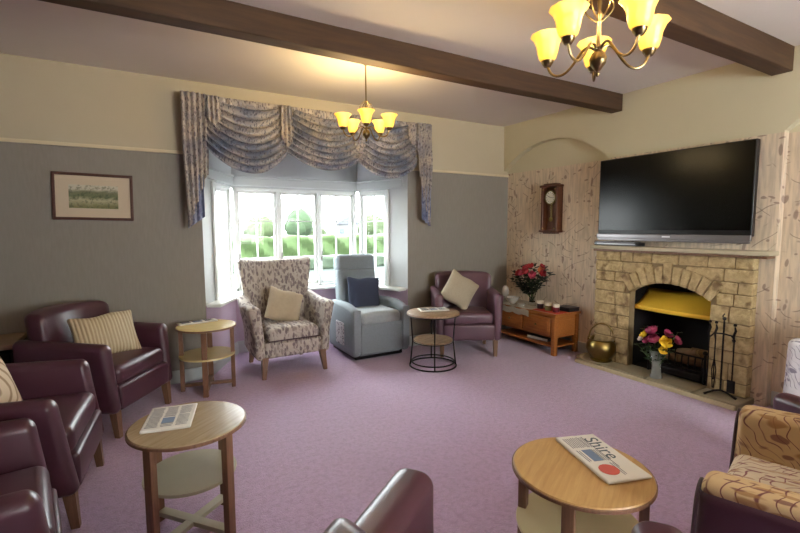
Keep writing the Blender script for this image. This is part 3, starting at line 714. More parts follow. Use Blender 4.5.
MB().lathe([(0, 0), (.026, .003), (.028, .006), (.02, .010), (0, .012)], (-.05, 0, .14), 24, mY).build('pendulum_bob', 'brass', P_)
for s_ in (-1, 1):
    for z in (.03, .48): MB().sphere((-.1, s_*.085, z), .009).build('corner_stud', 'brass', T)

# ------------------------------------------------------------------ framed picture
T = thing('framed_picture', 'framed landscape print hanging on the grey wall', 'picture', (-.31, YB-.012, 1.65), rot=(R(-3), R(1.0), 0))
pw, ph, fw = .545, .375, .022
b = MB()
for s_ in (-1, 1): b.rb((0, 0, s_*(ph/2-fw/2)), (pw, .024, fw), .005); b.rb((s_*(pw/2-fw/2), 0, 0), (fw, .024, ph), .005)
b.build('frame', 'frame_wood', T); MB().box((0, .004, 0), (pw-.03, .008, ph-.03)).build('mount', 'mount_card', T, flat=True)
MB().box((0, -.002, .0), (.33, .005, .185)).build('print', 'landscape_print', T, flat=True)

# ------------------------------------------------------------------ chairs
def leg(b, x, y, h, a=.024, c=.016, sx=0, sy=0): return b.taper((x+sx, y+sy, 0), (x, y, h), c, a)
def tub_chair(label, loc, d, leather_='plum_leather', inner=None, arm_h=.64, W=.72, Dp=.70, back_h=.82, aw=.09, group='leather tub chairs around the lounge', name='armchair', seat=None, lean=.02):
    T = thing(name, label, 'armchair', (loc[0], loc[1], 0), rz=face(*d), group=group)
    hw = W/2; yf, yb = -Dp/2, Dp/2
    seatm = seat or leather_
    for (x, y) in ((-hw+.07, yf+.06), (hw-.07, yf+.06), (-hw+.08, yb-.07), (hw-.08, yb-.07)):
        leg(MB(), x, y, .20, .026, .017, 0, .03*(1 if y > 0 else -1)*.6).build('leg', 'leg_wood', T)
    MB().rb((0, -.02, .265), (W-2*aw+.02, Dp-.07, .17), .02, n=3).build('seat_base', leather_, T)
    MB().rb((0, -.035, .405), (W-2*aw-.004, Dp-.14, .135), .045, fn=lambda p: (p.x, p.y, p.z+(.018*(1-(p.x/.26)**2)*(1-(p.y/.3)**2) if p.z > 0 else 0)), n=8).build('seat_cushion', seatm, T)
    cz = (.17+arm_h)/2; ah = arm_h-.17
    for s_ in (-1, 1):
        def fa(p, s_=s_):
            z = p.z; t = (z+ah/2)/ah; y = p.y
            front = max(0, -y/(Dp/2)); x = p.x*(1+.16*max(0, t-.6)/.4)+s_*.02*t
            zz = z+(.03*(y/Dp+.5)*t); yy = y+lean*t*max(0, -y/(Dp/2))
            return (x, yy, zz)
        MB().rb((s_*(hw-aw/2-.01), -.0, cz), (aw, Dp-.02, ah), .045, fn=fa, n=7, k=4).build('arm', leather_, T)
        if inner:
            def fi(p, s_=s_): q = fa(p); return q
            MB().rb((s_*(hw-aw/2-.028), -.002, cz+.035), (aw+.016, Dp-.045, ah-.03), .032, fn=fi, n=7, k=4).build('arm_panel', inner, T)
            pts = []
            for i in range(25):
                a = PI*i/24; pts.append((s_*(hw-aw/2-.01)+s_*.012-(.046)*math.cos(a)*1.0, yf+.014+lean*(arm_h-.225+.052*math.sin(a))/(arm_h-.17), arm_h-.055+.052*math.sin(a)))
            pts = [(pts[0][0]-s_*.012, yf+.016, .20)]+pts+[(pts[-1][0]-s_*.012, yf+.016, .20)]
            MB().tube(pts, .006, 8).build('arm_piping', 'piping_leather', T)
    def fb(p):
        t = (p.z+.33)/.66; return (p.x*(1+.05*t), p.y+.10*t*t-.15*(p.x/hw)**2*t+.0, p.z-.015*(p.x/hw)**2)
    MB().rb((0, yb-.13, (.17+back_h)/2), (W-.10, .15, back_h-.17), .05, fn=fb, n=9, k=4).build('backrest', inner or leather_, T)
    pts = [((W-.10)/2*1.02*math.cos(PI*i/16) , yb-.02-.07*(math.cos(PI*i/16))**2, back_h-.03+.012*math.sin(PI*i/16)) for i in range(17)]
    return T
def place(f1, f2, toward, dep=.70, lean=.02):
    a, b_ = Vector(f1), Vector(f2); m_ = (a+b_)/2; e = (b_-a).normalized(); d = Vector((-e.y, e.x))
    if d.dot(Vector(toward)) < 0: d = -d
    c = m_-d*(dep/2-lean+.02); return (c.x, c.y), (d.x, d.y)
chairs = {}
c, d = place((.186, 3.978), (-.215, 3.365), (1, -.4), lean=.045); chairs['A1'] = (c, d)
tub_chair('purple leather armchair with a gold satin cushion by the grey wall', c, d, back_h=.84, lean=.045)
c, d = place((-.275, 3.10), (-.335, 2.46), (1, 0), lean=.07); chairs['A2'] = (c, d)
tub_chair('purple leather armchair with a swirl-patterned cushion', c, d, W=.74, lean=.07)
c, d = place((-.375, 2.235), (-.27, 1.64), (1, 0), lean=.06); chairs['A3'] = (c, d)
tub_chair('empty purple armchair cut by the lower left corner of the photo', c, d, lean=.06)
c, d = place((2.79, 3.92), (3.34, 3.62), (-.5, -.86), .62); chairs['T'] = (c, d); c = (c[0]-.075, c[1]-.10); chairs['T'] = (c, d)
tub_chair('mauve leather armchair with a square beige cushion in the corner by the chest', c, d, 'mauve_leather', W=.72, Dp=.62, arm_h=.68, back_h=.88)
c, d = place((.745, 1.145), (1.14, .63), (.8, .6)); chairs['N'] = (c, d)
tub_chair('brown-plum leather armchair seen from behind at the bottom edge of the photo', c, d, W=.76, arm_h=.655, aw=.115)
c, d = place((1.435, .695), (2.165, .895), (-.2, 1)); chairs['R'] = (c, d)
tub_chair('plum armchair with golden autumn-leaf fabric inside its arms', c, d, 'plum_leather', 'autumn_leaf_fabric', W=.82, arm_h=.625, back_h=.86, seat='cream_leaf_fabric', group='leather tub chairs around the lounge')
c, d = place((2.66, .93), (3.18, .72), (.4, 1)); chairs['R2'] = (c, d)
tub_chair('plain plum leather armchair between the leaf-fabric chair and the fireplace wall', c, d, W=.62, arm_h=.60, back_h=.62)
c, d = place((3.47, 1.13), (3.99, 1.25), (-.1, 1), .6)
tub_chair('pale patterned armchair partly seen at the right edge beyond the plum chairs', (3.83, .90), (-.05, 1), 'pale_leaf_fabric', None, W=.60, Dp=.62, arm_h=.69, back_h=.86, group=None)

# wing armchair
def wing_chair(loc, d):
    T = thing('wing_armchair', 'high-backed wing armchair in mauve leaf fabric before the bay window', 'armchair', (loc[0], loc[1], 0), rz=face(*d))
    F = 'mauve_leaf_fabric'
    for (x, y) in ((-.28, -.29), (.28, -.29), (-.25, .27), (.25, .27)): leg(MB(), x, y, .20, .03, .017, .02*(1 if x > 0 else -1), .03*(1 if y > 0 else -1)).build('leg', 'leg_wood', T)
    MB().rb((0, -.01, .255), (.56, .60, .15), .025, n=3).build('seat_base', F, T)
    MB().rb((0, -.03, .385), (.50, .58, .13), .04, fn=lambda p: (p.x, p.y, p.z+(.02*(1-(p.x/.25)**2) if p.z > 0 else 0)), n=6).build('seat_cushion', F, T)
    MB().tube([(-.25, -.32, .345), (.25, -.32, .345)], .006).build('piping', 'piping_leather', T)
    def fb(p):
        t = (p.z+.43)/.86; x = p.x*(.80+.33*t); ear = (abs(p.x)/.35)**3
        return (x, p.y+.10*t+.02-ear*.11*(.3+.7*t), p.z+.03*ear*t-.0)
    MB().rb((0, .24, .20+.43), (.68, .12, .86), .045, fn=fb, n=10, k=4).build('backrest', F, T)
    for s_ in (-1, 1):
        def fa(p, s_=s_):
            t = (p.z+.25)/.5; y = p.y; top = max(0, t-.45)/.55
            x = p.x*(1+.35*top)+s_*(.035*top+.02*t)+s_*(-.025)*max(0, y/.3)
            return (x, y, p.z+(.05*max(0, y/.3)+.01)*t)
        MB().rb((s_*.315, -.01, .42), (.085, .62, .50), .04, fn=fa, n=8, k=4).build('arm', F, T)
    return T
c, d = (1.215, 4.42), (.03, -1); chairs['W'] = (c, d); wing_chair(c, d)

# riser recliner
def recliner(loc, d):
    T = thing('recliner_chair', 'grey riser recliner with tall narrow back before the bay window', 'recliner', (loc[0], loc[1], 0), rz=face(*d))
    MB().rb((0, .02, .035), (.54, .62, .05), .012, n=2).build('plinth', 'black_metal', T)
    MB().rb((0, .0, .22), (.47, .64, .34), .02, n=4).build('body', 'grey_fabric', T)
    MB().rb((0, -.33, .235), (.47, .05, .33), .02, n=4).build('footrest', 'grey_fabric', T)
    MB().rb((0, -.06, .435), (.455, .60, .13), .05, fn=lambda p: (p.x, p.y, p.z+(.02*(1-(p.x/.24)**2) if p.z > 0 else 0)), n=6).build('seat_cushion', 'grey_fabric_seat', T)
    for (z, h_, nm) in ((.60, .28, 'lumbar_pad'), (.80, .25, 'back_pad'), (.985, .19, 'headrest')):
        MB().rb((0, .26+(z-.5)*.16, z), (.46, .14, h_-.0), .045, rot=(R(-9), 0, 0), n=6, k=4, fn=lambda p: (p.x, p.y-.012*(1-(p.x/.23)**2), p.z)).build(nm, 'grey_fabric', T)
    MB().rb((0, .345, .62), (.44, .05, .74), .02, rot=(R(-9), 0, 0), n=4).build('back_shell', 'grey_fabric', T)
    for s_ in (-1, 1):
        def fa(p, s_=s_):
            t = (p.z+.27)/.54; y = p.y; q = max(0, -y/.33)**3
            return (p.x, y, p.z-(.035*q+.02*(y/.33)**2)*t)
        A = MB().rb((s_*.275, -.02, .325), (.10, .68, .54), .045, fn=fa, n=8, k=4).build('arm', 'grey_fabric', T)
        MB().rb((s_*.275, -.363, .33), (.075, .012, .44), .005).build('arm_facing', 'navy_fabric' if 0 else 'grey_fabric', A)
    MB().rb((-.333 if True else 0, -.05, .27), (.016, .20, .24), .006).build('side_pocket', 'pocket_fabric', T, label='patterned side pocket')
    return T
c, d = (2.165, 4.46), (.0, -1); chairs['C'] = (c, d); recliner(c, d).scale = (1.06, 1, 1)

# ------------------------------------------------------------------ cushions
def cushion(label, mat, key, local, rot, w_=.40, h_=.40, th_=.13, detail=None):
    (cx, cy), dd = chairs[key]; rz = face(*dd)
    p = Matrix.Rotation(rz, 4, 'Z') @ Vector(local)
    o = MB()
    def f(p):
        u = p.x/(w_/2); v = p.z/(h_/2); e = (1-min(1, abs(u))**3.0)*(1-min(1, abs(v))**3.0)
        pin = 1-.07*((1-u*u)*abs(v)**2+(1-v*v)*abs(u)**2)
        return (p.x*pin, p.y*(.10+.9*max(0, e)**.55), p.z*pin+.006*math.sin(u*5))
    o.rb((0, 0, 0), (w_, th_, h_), .02, fn=f, n=14, k=2)
    ob = o.build('scatter_cushion', mat); tag(ob, label, 'cushion')
    ob.matrix_world = Matrix.Translation((cx+p.x, cy+p.y, p.z)) @ Matrix.Rotation(rz, 4, 'Z') @ Euler(rot).to_matrix().to_4x4()
    return ob
cushion('oblong gold satin pleated cushion on the purple armchair', 'gold_satin', 'A1', (.03, -.02, .615), (R(-22), R(-3), R(-34)), .42, .33)
cushion('beige cushion with ring swirls on the purple armchair', 'swirl_fabric', 'A2', (-.02, .085, .60), (R(-20), 0, R(-20)), .36, .35)
cushion('square beige cushion propped on its corner in the mauve armchair', 'beige_plain', 'T', (-.07, -.04, .69), (R(-20), R(32), 0), .36, .36)
cushion('beige textured cushion tilted in the wing armchair', 'beige_fabric', 'W', (.01, .02, .61), (R(-24), R(18), R(-4)), .36, .34)
cushion('dark navy cushion on the grey recliner', 'navy_fabric', 'C', (-.012, .06, .63), (R(-12), R(2), R(-8)), .38, .42, .12)

# ------------------------------------------------------------------ round side tables
def side_table(label, loc, rz, r=.27, h=.50, shelf='pale_laminate', r2=.235, rx=1.0, top='oak_light'):
    T = thing('side_table', label, 'side table', (loc[0], loc[1], 0), rz=rz, group='round two-tier side tables')
    TM = lambda b: b
    b = MB().lathe([(0, h-.022), (r-.006, h-.022), (r, h-.016), (r, h-.006), (r-.005, h), (0, h)], seg=56, wob=lambda q, z, a: (q*(rx if abs(math.cos(a)) > 2 else 1), z))
    b.v = [(v[0]*rx, v[1], v[2]) for v in b.v]; b.build('tabletop', top, T, angle=50)
    e = MB().lathe([(r-.001, h-.019), (r+.003, h-.017), (r+.003, h-.006), (r-.001, h-.004)], seg=56); e.v = [(v[0]*rx, v[1], v[2]) for v in e.v]; e.build('edge_band', 'oak_leg', T)
    b = MB().lathe([(0, h*.56-.014), (r2, h*.56-.014), (r2+.002, h*.56-.007), (r2, h*.56), (0, h*.56)], seg=48); b.v = [(v[0]*rx, v[1], v[2]) for v in b.v]; b.build('shelf', shelf, T, angle=50)
    for i in range(4):
        a = PI/2*i; x, y = (r-.035)*math.cos(a)*rx, (r-.035)*math.sin(a)
        MB().rb((x, y, (h-.022)/2), (.032 if i % 2 == 0 else .042, .042 if i % 2 == 0 else .032, h-.022), .004, n=1).build('leg', 'oak_leg', T)
    for i, (sx, sy) in enumerate((((2*(r-.05))*rx, .045), (.045, 2*(r-.05)))): MB().rb((0, 0, .05+.0005*i), (sx, sy, .022), .003, n=1).build('foot_rail', shelf if shelf == 'pale_laminate_grey' else 'oak_leg', T)
    return T
side_table('round wooden side table with newspaper before the purple armchairs', (.150, 2.17), R(40), .245, .525, 'pale_laminate_grey', .195, top='ash_top')
side_table('round golden oak side table with folded newspaper before the camera', (1.385, 1.04), R(28), .248, .50, 'pale_laminate', .23)
side_table('round side table with a magazine between armchair and bay wall', (.455, 4.11), R(-13), .24, .565, 'yellow_laminate', .225, top='yellow_top')
T = thing('metal_side_table', 'round side table with slim black metal frame and rustic top', 'side table', (2.51, 3.66, 0), rz=R(20))
MB().lathe([(0, .525), (.26, .525), (.265, .53), (.265, .545), (.26, .55), (0, .55)], seg=48).build('tabletop', 'rustic_top', T, angle=50)
MB().lathe([(0, .255), (.195, .255), (.2, .262), (.195, .272), (0, .272)], seg=40).build('shelf', 'rustic_top', T, angle=50)
MB().tube([(.262*math.cos(2*PI*i/40), .262*math.sin(2*PI*i/40), .525) for i in range(40)], .006, 8, closed=True).build('top_ring', 'black_metal', T)
MB().tube([(.215*math.cos(2*PI*i/40), .215*math.sin(2*PI*i/40), .045) for i in range(40)], .007, 8, closed=True).tube([(.20*math.cos(2*PI*i/40), .20*math.sin(2*PI*i/40), .25) for i in range(40)], .005, 8, closed=True).build('lower_ring', 'black_metal', T)
MB().tube([(.235*math.cos(2*PI*i/40), .235*math.sin(2*PI*i/40), .008) for i in range(40)], .008, 8, closed=True).build('floor_ring', 'black_metal', T)
for i in range(4): a = 2*PI*i/4+.7; MB().tube([(.23*math.cos(a), .23*math.sin(a), .008), (.205*math.cos(a), .205*math.sin(a), .26), (.225*math.cos(a), .225*math.sin(a), .525)], .007, 8).build('leg', 'black_metal', T)
# dark cabinet at far left
T = thing('side_cabinet', 'low dark cabinet with pale top at the far left wall', 'cabinet', (-1.13, 4.16, 0))
MB().rb((0, 0, .29), (.62, .38, .50), .01, n=1).build('body', 'black_metal', T); MB().rb((0, 0, .585), (.68, .44, .035), .01, n=1).build('worktop', 'rustic_top', T); MB().box((0, -.193, .3), (.27, .012, .42)).build('door', 'dark_wood', T)
for x in (-.27, .27):
    for y in (-.15, .15): MB().box((x, y, .02), (.04, .04, .04)).build('foot', 'dark_wood', T)

# ------------------------------------------------------------------ newspapers
def text_mesh(txt, size, ext=.0003):
    cu = bpy.data.curves.new('masthead_curve', 'FONT'); cu.body = txt; cu.size = size; cu.extrude = ext; cu.space_character = 1.05
    o = bpy.data.objects.new('masthead_curve', cu); COL.objects.link(o); bpy.context.view_layer.update()
    me = bpy.data.meshes.new_from_object(o.evaluated_get(bpy.context.evaluated_depsgraph_get()))
    bpy.data.objects.remove(o); return me
def newspaper(label, origin, xdir, Lx, Wy, z, title=None, roll_=False, red=False):
    """lies with its reading direction along xdir, origin = lower left corner"""
    rz = math.atan2(xdir[1], xdir[0]); T = thing('newspaper', label, 'newspaper', (origin[0], origin[1], z), rz=rz)
    th_ = .014
    b = MB()
    def curl(p): return (p.x, p.y, p.z*(1-.25*(p.y > 0))+.006*max(0, (p.x/Lx))**2)
    b.rb((Lx/2, Wy/2, th_/2), (Lx, Wy, th_), .006, fn=curl, n=12, k=2); b.build('pages', ['paper', 'paper_edge'], T)
    zt = lambda x, y: th_*.5+th_*.5*(1-.25*(y > Wy/2))+.006*max(0, (x/Lx-.5))**2+.0006
    S = bpy.data.objects
    if title:
        me = text_mesh(title, Wy*.44); me.materials.append(M['ink_mast']); o = bpy.data.objects.new('masthead', me); COL.objects.link(o); o.parent = T
        o.location = (Lx*.10, Wy*.60, th_*.88+.0012)
    b = MB(); r_ = random.Random(len(label))
    top = Wy*.56 if title else Wy*.9; cols = 3
    for cI in range(cols):
        x0 = Lx*.06+cI*Lx*.30; y = top
        while y > Wy*.08:
            if red and cI == 2 and y < Wy*.5: break
            if not (cI == 1 and Wy*.2 < y < Wy*.45): b.box((x0+Lx*.13, y, zt(x0, y)), (Lx*(.26-.04*r_.random()), Wy*.017, .0006))
            y -= Wy*.05
    b.build('columns', 'ink_light', T, flat=True)
    MB().box((Lx*.49, Wy*.33, th_+.0008), (Lx*.25, Wy*.22, .0008)).build('photograph', 'ink_blue', T, flat=True)
    if red: MB().lathe([(0, 0), (Wy*.2, 0), (Wy*.2, .0008), (0, .0008)], (Lx*.80, Wy*.30, th_+.001), 20).build('red_advert', 'ink_red', T)
    if title: MB().box((Lx*.42, Wy*.585, zt(.1, 0)+.0004), (Lx*.7, .0022, .0006)).build('rule', 'ink', T, flat=True)
    return T
newspaper('folded newspaper with large masthead on the golden oak table', (1.473, 1.237), (-.107, -.322), .34, .18, .50, 'Shire', red=True)
newspaper('newspaper lying open-edged on the table before purple armchairs', (-.045, 2.13), (.95, -.20), .20, .27, .525)
newspaper('rolled magazine on the side table between armchair and bay', (.25, 4.17), (.96, .16), .32, .10, .565)
newspaper('newspaper on the slim black metal side table', (2.39, 3.70), (.94, -.30), .30, .16, .55)

# ------------------------------------------------------------------ chest and ornaments
T = thing('low_chest', 'low oak chest with drawers and lower shelf in the alcove', 'chest', (3.80, 3.235, 0))
cx, cy, ch = .39, .92, .46     # depth (x), length (y), height ; origin at its front near corner
b = MB().rb((cx/2, cy/2, ch-.014), (cx+.03, cy+.03, .028), .006, n=2); b.build('worktop', 'oak_chest', T)
for x in (.025, cx-.025):
    for y in (.025, cy-.025): MB().rb((x, y, (ch-.03)/2), (.05, .05, ch-.03), .004, n=1).build('leg', 'oak_chest', T)
MB().rb((cx/2, cy/2, .31), (cx-.03, cy-.03, .24), .004, n=1).build('carcass', 'oak_chest', T); MB().rb((cx/2, cy/2, .095), (cx-.03, cy-.03, .022), .004, n=1).build('shelf', 'oak_chest', T)
MB().rb((cx/2, .018, .30), (cx-.12, .012, .16), .004, n=1).build('end_panel', 'oak_chest', T)
for (y0, y1) in ((.06, .46), (.47, .87)):
    Dr = MB().rb((.008, (y0+y1)/2, .31), (.022, y1-y0-.01, .19), .005, n=1).build('drawer', 'oak_chest', T); MB().rb((-.004, (y0+y1)/2, .31), (.006, y1-y0-.09, .12), .003, n=1).build('drawer_panel', 'oak_chest', Dr); MB().sphere((-.014, (y0+y1)/2, .31), .013).build('knob', 'antique_brass', Dr)
CH = ch
tag(MB().rb((3.99, 3.40, CH+.0025), (.34, .34, .004), .0015, n=6).build('table_runner', 'red_cloth'), 'red cloth mat under the candle jars', 'mat')
b = MB(); b.rb((3.98, 3.86, CH+.003), (.40, .54, .005), .002, n=8); b.rb((3.775, 3.84, CH-.03), (.006, .50, .07), .002, n=10, fn=lambda p: (p.x, p.y, p.z-.02*abs(math.sin(p.y*18)))); tag(b.build('lace_cloth', 'lace'), 'off-white lace cloth over the far end of the oak chest', 'cloth')
T = thing('black_box', 'flat black box at the near end of the oak chest', 'box', (4.08, 3.30, CH+.005)); MB().rb((0, .0, .022), (.17, .17, .04), .006, n=1).build('body', 'black_plastic', T); MB().rb((0, 0, .044), (.174, .174, .008), .003, n=1).build('lid', 'black_plastic', T)
for k, (x, y, m_, lb) in enumerate(((3.93, 3.56, 'candle_dark', 'dark jar candle with white lid nearest the flower vase'), (3.91, 3.43, 'candle_olive', 'olive jar candle with white lid between the other two'), (3.90, 3.31, 'candle_red', 'dark red jar candle with white lid nearest the black box'))):
    T = thing('jar_candle', lb, 'candle', (x, y, CH+.005), group='jar candles on the red mat')
    MB().lathe([(0, 0), (.034, 0), (.036, .006), (.036, .055), (0, .055)], seg=20).build('jar', m_, T); MB().lathe([(0, .055), (.035, .055), (.037, .06), (.037, .085), (.032, .09), (0, .09)], seg=20).build('lid', 'candle_wax', T)
VX, VY = 4.00, 3.75
T = thing('glass_vase', 'clear glass vase of red roses on the oak chest', 'vase', (VX, VY, CH+.006))
MB().lathe([(0, 0), (.045, 0), (.046, .012), (.036, .05), (.034, .1), (.045, .16), (.06, .2), (.058, .202), (.041, .16), (.029, .1), (.031, .05), (0, .03)], seg=28).build('vessel', 'glass', T)
MB().lathe([(0, .03), (.03, .04), (.029, .1), (0, .1)], seg=16).build('water', 'glass', T)
specs = []
ROSE = ['pink rose on the far left', 'red rose in the upper middle front', 'pink rose right of the middle front', 'orange rose on the upper right', 'red rose at the very top', 'pink rose lowest in the middle front', 'red rose at the back right', 'red rose at the back left', 'red rose furthest left', 'red rose furthest right', 'red rose near the top left']
words_ = [('red_petal', 'red rose'), ('pink_petal', 'pink rose'), ('orange_petal', 'orange rose')]
for k, (dx, dy, dz, m_) in enumerate(((-.08, .07, .03, 1), (-.10, 0, .06, 0), (-.09, -.07, .03, 1), (-.02, -.11, .08, 2), (.0, .03, .12, 0), (-.05, -.035, .0, 1), (.05, -.07, .11, 0), (.02, .11, .08, 0), (-.06, .13, .02, 0), (-.04, -.15, .05, 0), (-.05, .04, .10, 0))):
    specs.append((words_[m_][0], ROSE[k]+' of the vase on the oak chest', dx*1.15, dy*1.25, dz*.9, .043))
for s_ in specs: pass
bouquet((VX, VY, CH+.03), CH+.36, specs, 'roses in the chest vase', 'chest', 'leaf_dark')
for i, o in enumerate([o for o in COL.objects if o.get('group') == 'roses in the chest vase']):
    o['group'] = 'roses in the vase on the oak chest'
for k, (dx, dy, dz) in enumerate(((-.06, .24, .36), (-.1, .16, .30), (-.08, -.20, .33), (0, -.26, .38), (.04, .2, .42), (.05, -.14, .43), (-.13, .05, .22), (-.12, -.09, .24), (-.05, .28, .26), (.08, .05, .45), (-.02, .1, .44), (-.1, .1, .2))):
    sprig((VX, VY, CH+.03), (dx*1.1, dy*1.05, dz), 'dark green leafy sprig in the vase of roses on the oak chest', 'greenery in the rose vase', 13, 'leaf_dark', .085)
T = thing('glass_ornament', 'pale cut-glass balloon ornament at the far end of the chest', 'ornament', (3.90, 4.10, CH+.006))
MB().lathe([(0, 0), (.03, 0), (.032, .01), (.01, .03), (.012, .06), (.0, .06)], seg=20).build('foot', 'crystal', T); MB().lathe([(0, .06), (.03, .075), (.045, .12), (.04, .17), (.02, .2), (0, .21)], seg=12).build('bulb_body', 'crystal', T, flat=True)
T = thing('glass_bowl', 'pale cut-glass bowl on the lace cloth', 'bowl', (3.87, 3.94, CH+.006)); MB().lathe([(0, 0), (.03, 0), (.035, .01), (.07, .06), (.085, .085), (.08, .085), (.06, .05), (0, .02)], seg=20, wob=lambda r, z, a: (r*(1+.03*math.sin(10*a)), z)).build('vessel', 'crystal', T)
T = thing('glass_dish', 'small pale glass dish beside the rose vase', 'dish', (3.86, 3.79, CH+.006)); MB().lathe([(0, 0), (.035, 0), (.05, .02), (.055, .03), (.05, .03), (.03, .012), (0, .01)], seg=20).build('vessel', 'crystal', T)
T = thing('book', 'dark book on the lower shelf of the oak chest', 'book', (3.98, 3.56, .107), rz=R(6)); MB().rb((0, 0, .018), (.2, .28, .036), .004, n=1).build('cover', 'black_plastic', T); MB().box((-.002, 0, .018), (.197, .274, .028)).build('page_block', 'paper', T, flat=True)

# ------------------------------------------------------------------ swagged valance
T = thing('swag_valance', 'swagged valance in mauve-blue patterned fabric over the bay window', 'curtain', (0, 0, 0))
VY0 = YB-.10; ZT_ = 2.545
MB().box((1.63, YB-.055, ZT_-.02), (2.55, .09, .03)).build('pelmet_board', 'white_gloss', T, flat=True)
def backfn(u, v):
    x = .36+2.54*u; fold = math.sin(x*2*PI/.052)+.4*math.sin(x*2*PI/.083+1)
    drop = .36+.03*math.sin(x*9)
    return (x, VY0-.012-.010*fold*(.4+.6*v), ZT_-drop*v)
MB().surf(backfn, 220, 10).build('heading', 'valance_fabric', T, solid=.002)
swags = [(.50, 1.27, 1.895, 2.13), (1.20, 2.03, 1.965, 2.12), (1.92, 2.70, 1.925, 2.10)]
for k, (xa, xb, zlow, zpk) in enumerate(swags):
    NF = 8.0
    def sf(u, v, xa=xa, xb=xb, zlow=zlow, zpk=zpk, k=k):
        # u across, v down the cloth; folds hang in catenaries gathered at both top corners
        e = ZT_-.035-(ZT_-.035-zpk)*v**1.15; c_ = ZT_-.07-(ZT_-.07-zlow)*v**.85
        shp = 1-abs(2*u-1)**2.1; z = e+(c_-e)*shp
        x = xa+(xb-xa)*u+(.5-u)*(xb-xa)*.30*(1-v)**1.3
        arc = math.sin(PI*u)**.6
        ph = v*2*PI*NF+.8*math.sin(u*5+k)
        tri = math.asin(math.sin(ph)*.95)/1.3
        rel = .038*tri*(.45+.55*arc)
        y = VY0-.045-.09*arc*v**.6-rel-.012*(k % 2)
        return (x, y, z-.014*math.cos(ph)*arc)
    MB().surf(sf, 44, 120).build('swag', 'swag_fabric', T, solid=.002)
# gathered headings between the swags
for (x0, hgt, w0, w1) in ((1.235, .40, .10, .13), (1.975, .40, .10, .13), (.60, .26, .10, .12), (2.62, .26, .10, .12)):
    def jf(u, v, x0=x0, hgt=hgt, w0=w0, w1=w1):
        w_ = w0+(w1-w0)*v; x = x0+w_*(u-.5); z = ZT_-.01-hgt*v*(1-.25*abs(2*u-1))
        return (x, VY0-.065-.012*math.sin(u*2*PI*3)-.03*v, z)
    MB().surf(jf, 40, 12).build('gathered_heading', 'valance_fabric', T, solid=.002)
for (x0, x1, zb, sgn) in ((.345, .565, 1.40, 1), (2.70, 2.90, 1.41, -1)):
    def tf(u, v, x0=x0, x1=x1, zb=zb, sgn=sgn):
        t = u if sgn > 0 else 1-u        # 0 = outer edge (long), 1 = inner edge (short)
        Lh = (ZT_-zb)*(1-.46*t) if sgn > 0 else (ZT_-zb)*(1-.62*t)
        st = math.floor(t*5)/5.0; Lh = (ZT_-zb)*(1-(.46 if sgn > 0 else .60)*(.6*st+.4*t))
        z = ZT_-Lh*v; wn_ = 1-.30*max(0, v-.35)
        x = x0+(x1-x0)*(.5+(u-.5)*wn_) if sgn > 0 else x0+(x1-x0)*(.5+(u-.5)*wn_)
        return (x, VY0-.045-.018*math.sin(u*2*PI*5)-.012*math.sin(v*9+u*4), z)
    MB().surf(tf, 60, 40).build('tail', 'valance_fabric', T, solid=.002)
    def lf_(u, v, x0=x0, x1=x1, zb=zb, sgn=sgn):
        xx = x0+(x1-x0)*((.08+.62*u) if sgn > 0 else (.30+.62*u)); t = u if sgn > 0 else 1-u
        return (xx, VY0-.030-.014*math.sin(u*2*PI*3+1), 1.86-(1.86-zb+.005-.10*t)*v)
    MB().surf(lf_, 40, 20).build('tail_lining', 'valance_lining', T, solid=.002)

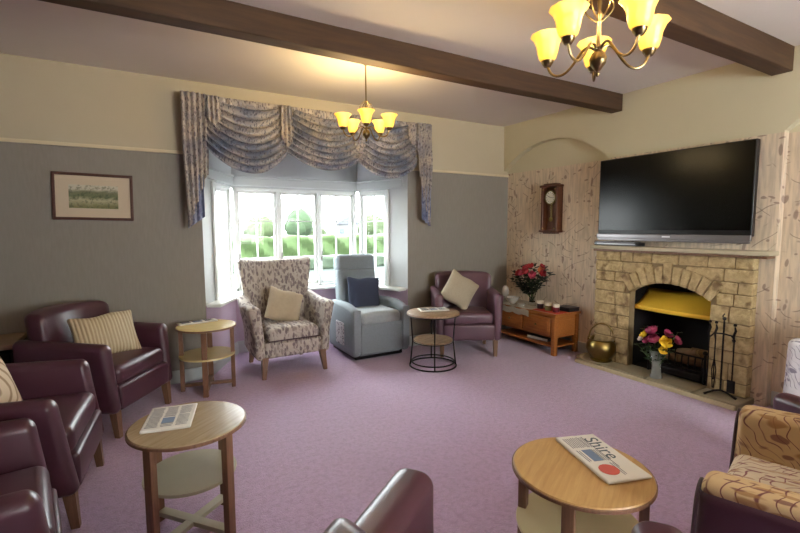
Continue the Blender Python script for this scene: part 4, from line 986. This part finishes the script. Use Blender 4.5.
# ------------------------------------------------------------------ chandeliers
def chandelier(label, loc, rot0, s=1.0, energy=9):
    T = thing('chandelier', label, 'chandelier', loc, rz=rot0, group='five-arm chandeliers'); T.scale = (s, s, s)
    top = (H-loc[2])/s
    MB().lathe([(0, top), (.055, top), (.055, top-.008), (.03, top-.03), (.01, top-.045), (0, top-.045)], seg=24).build('ceiling_rose', 'antique_brass', T)
    MB().tube([(0, 0, .30), (0, 0, top-.03)], .0055, 8).build('rod', 'antique_brass', T)
    MB().lathe([(0, 0), (.006, .003), (.009, .012), (.004, .02), (.012, .026), (.030, .05), (.033, .07), (.024, .09), (.012, .10), (.018, .11), (.010, .125), (.007, .2), (.012, .22), (.014, .235), (.006, .25), (.009, .28), (.005, .31), (0, .31)], seg=20).build('body', 'antique_brass', T)
    for i in range(5):
        a = 2*PI*i/5; ca, sa = math.cos(a), math.sin(a)
        prof = [(.012, .105), (.035, .125), (.06, .115), (.09, .07), (.125, .035), (.16, .03), (.188, .05), (.2, .085)]
        pts = []
        for j in range(len(prof)-1):
            for q in range(4):
                t = q/4; pts.append((prof[j][0]*(1-t)+prof[j+1][0]*t, prof[j][1]*(1-t)+prof[j+1][1]*t))
        pts.append(prof[-1])
        for _ in range(3): pts = [pts[0]]+[((pts[k-1][0]+pts[k][0]+pts[k+1][0])/3, (pts[k-1][1]+pts[k][1]+pts[k+1][1])/3) for k in range(1, len(pts)-1)]+[pts[-1]]
        A = MB().tube([(ca*p[0], sa*p[0], p[1]) for p in pts], .0052, 8).lathe([(0, .08), (.014, .08), (.024, .095), (.026, .108), (0, .108)], (ca*.2, sa*.2, 0), 16).build('arm', 'antique_brass', T)
        MB().tube([(ca*(.01+.045*math.sin(PI*t/10)), sa*(.01+.045*math.sin(PI*t/10)), .21+.012*t) for t in range(11)], .003, 6).build('scroll', 'antique_brass', T)
        Sh = MB().lathe([(.026, .103), (.034, .112), (.040, .135), (.045, .165), (.056, .19), (.070, .205), (.068, .207), (.053, .192), (.042, .166), (.037, .135), (.03, .115), (.02, .106)], (ca*.2, sa*.2, 0), 30, wob=lambda r, z, a_: (r*(1+.025*math.sin(10*a_)*(z > .12)), z)).build('lamp_shade', 'shade_glass', T)
        MB().sphere((ca*.2, sa*.2, .155), .017, 12, 8, (1, 1, 1.5)).build('bulb', 'bulb', Sh)
        l = bpy.data.lights.new('lamp_light', 'POINT'); l.energy = energy; l.color = (1.0, .74, .38); l.shadow_soft_size = .03
        lo = bpy.data.objects.new('lamp_light', l); COL.objects.link(lo); lo.parent = T; lo.location = (ca*.2, sa*.2, .225)
    return T
# view azimuths (clockwise from +Y) turned into world angles
az1 = math.atan2(1.56, 3.2); chandelier('brass five-light chandelier before the swagged valance', (1.56, 3.20, 2.065), PI/2-(az1+PI), .93, 3)
az2 = math.atan2(1.50, 1.11); chandelier('brass five-light chandelier hanging nearest the television', (1.53, 1.135, 1.965), PI/2-(az2+R(-5)), .96, 3.4)
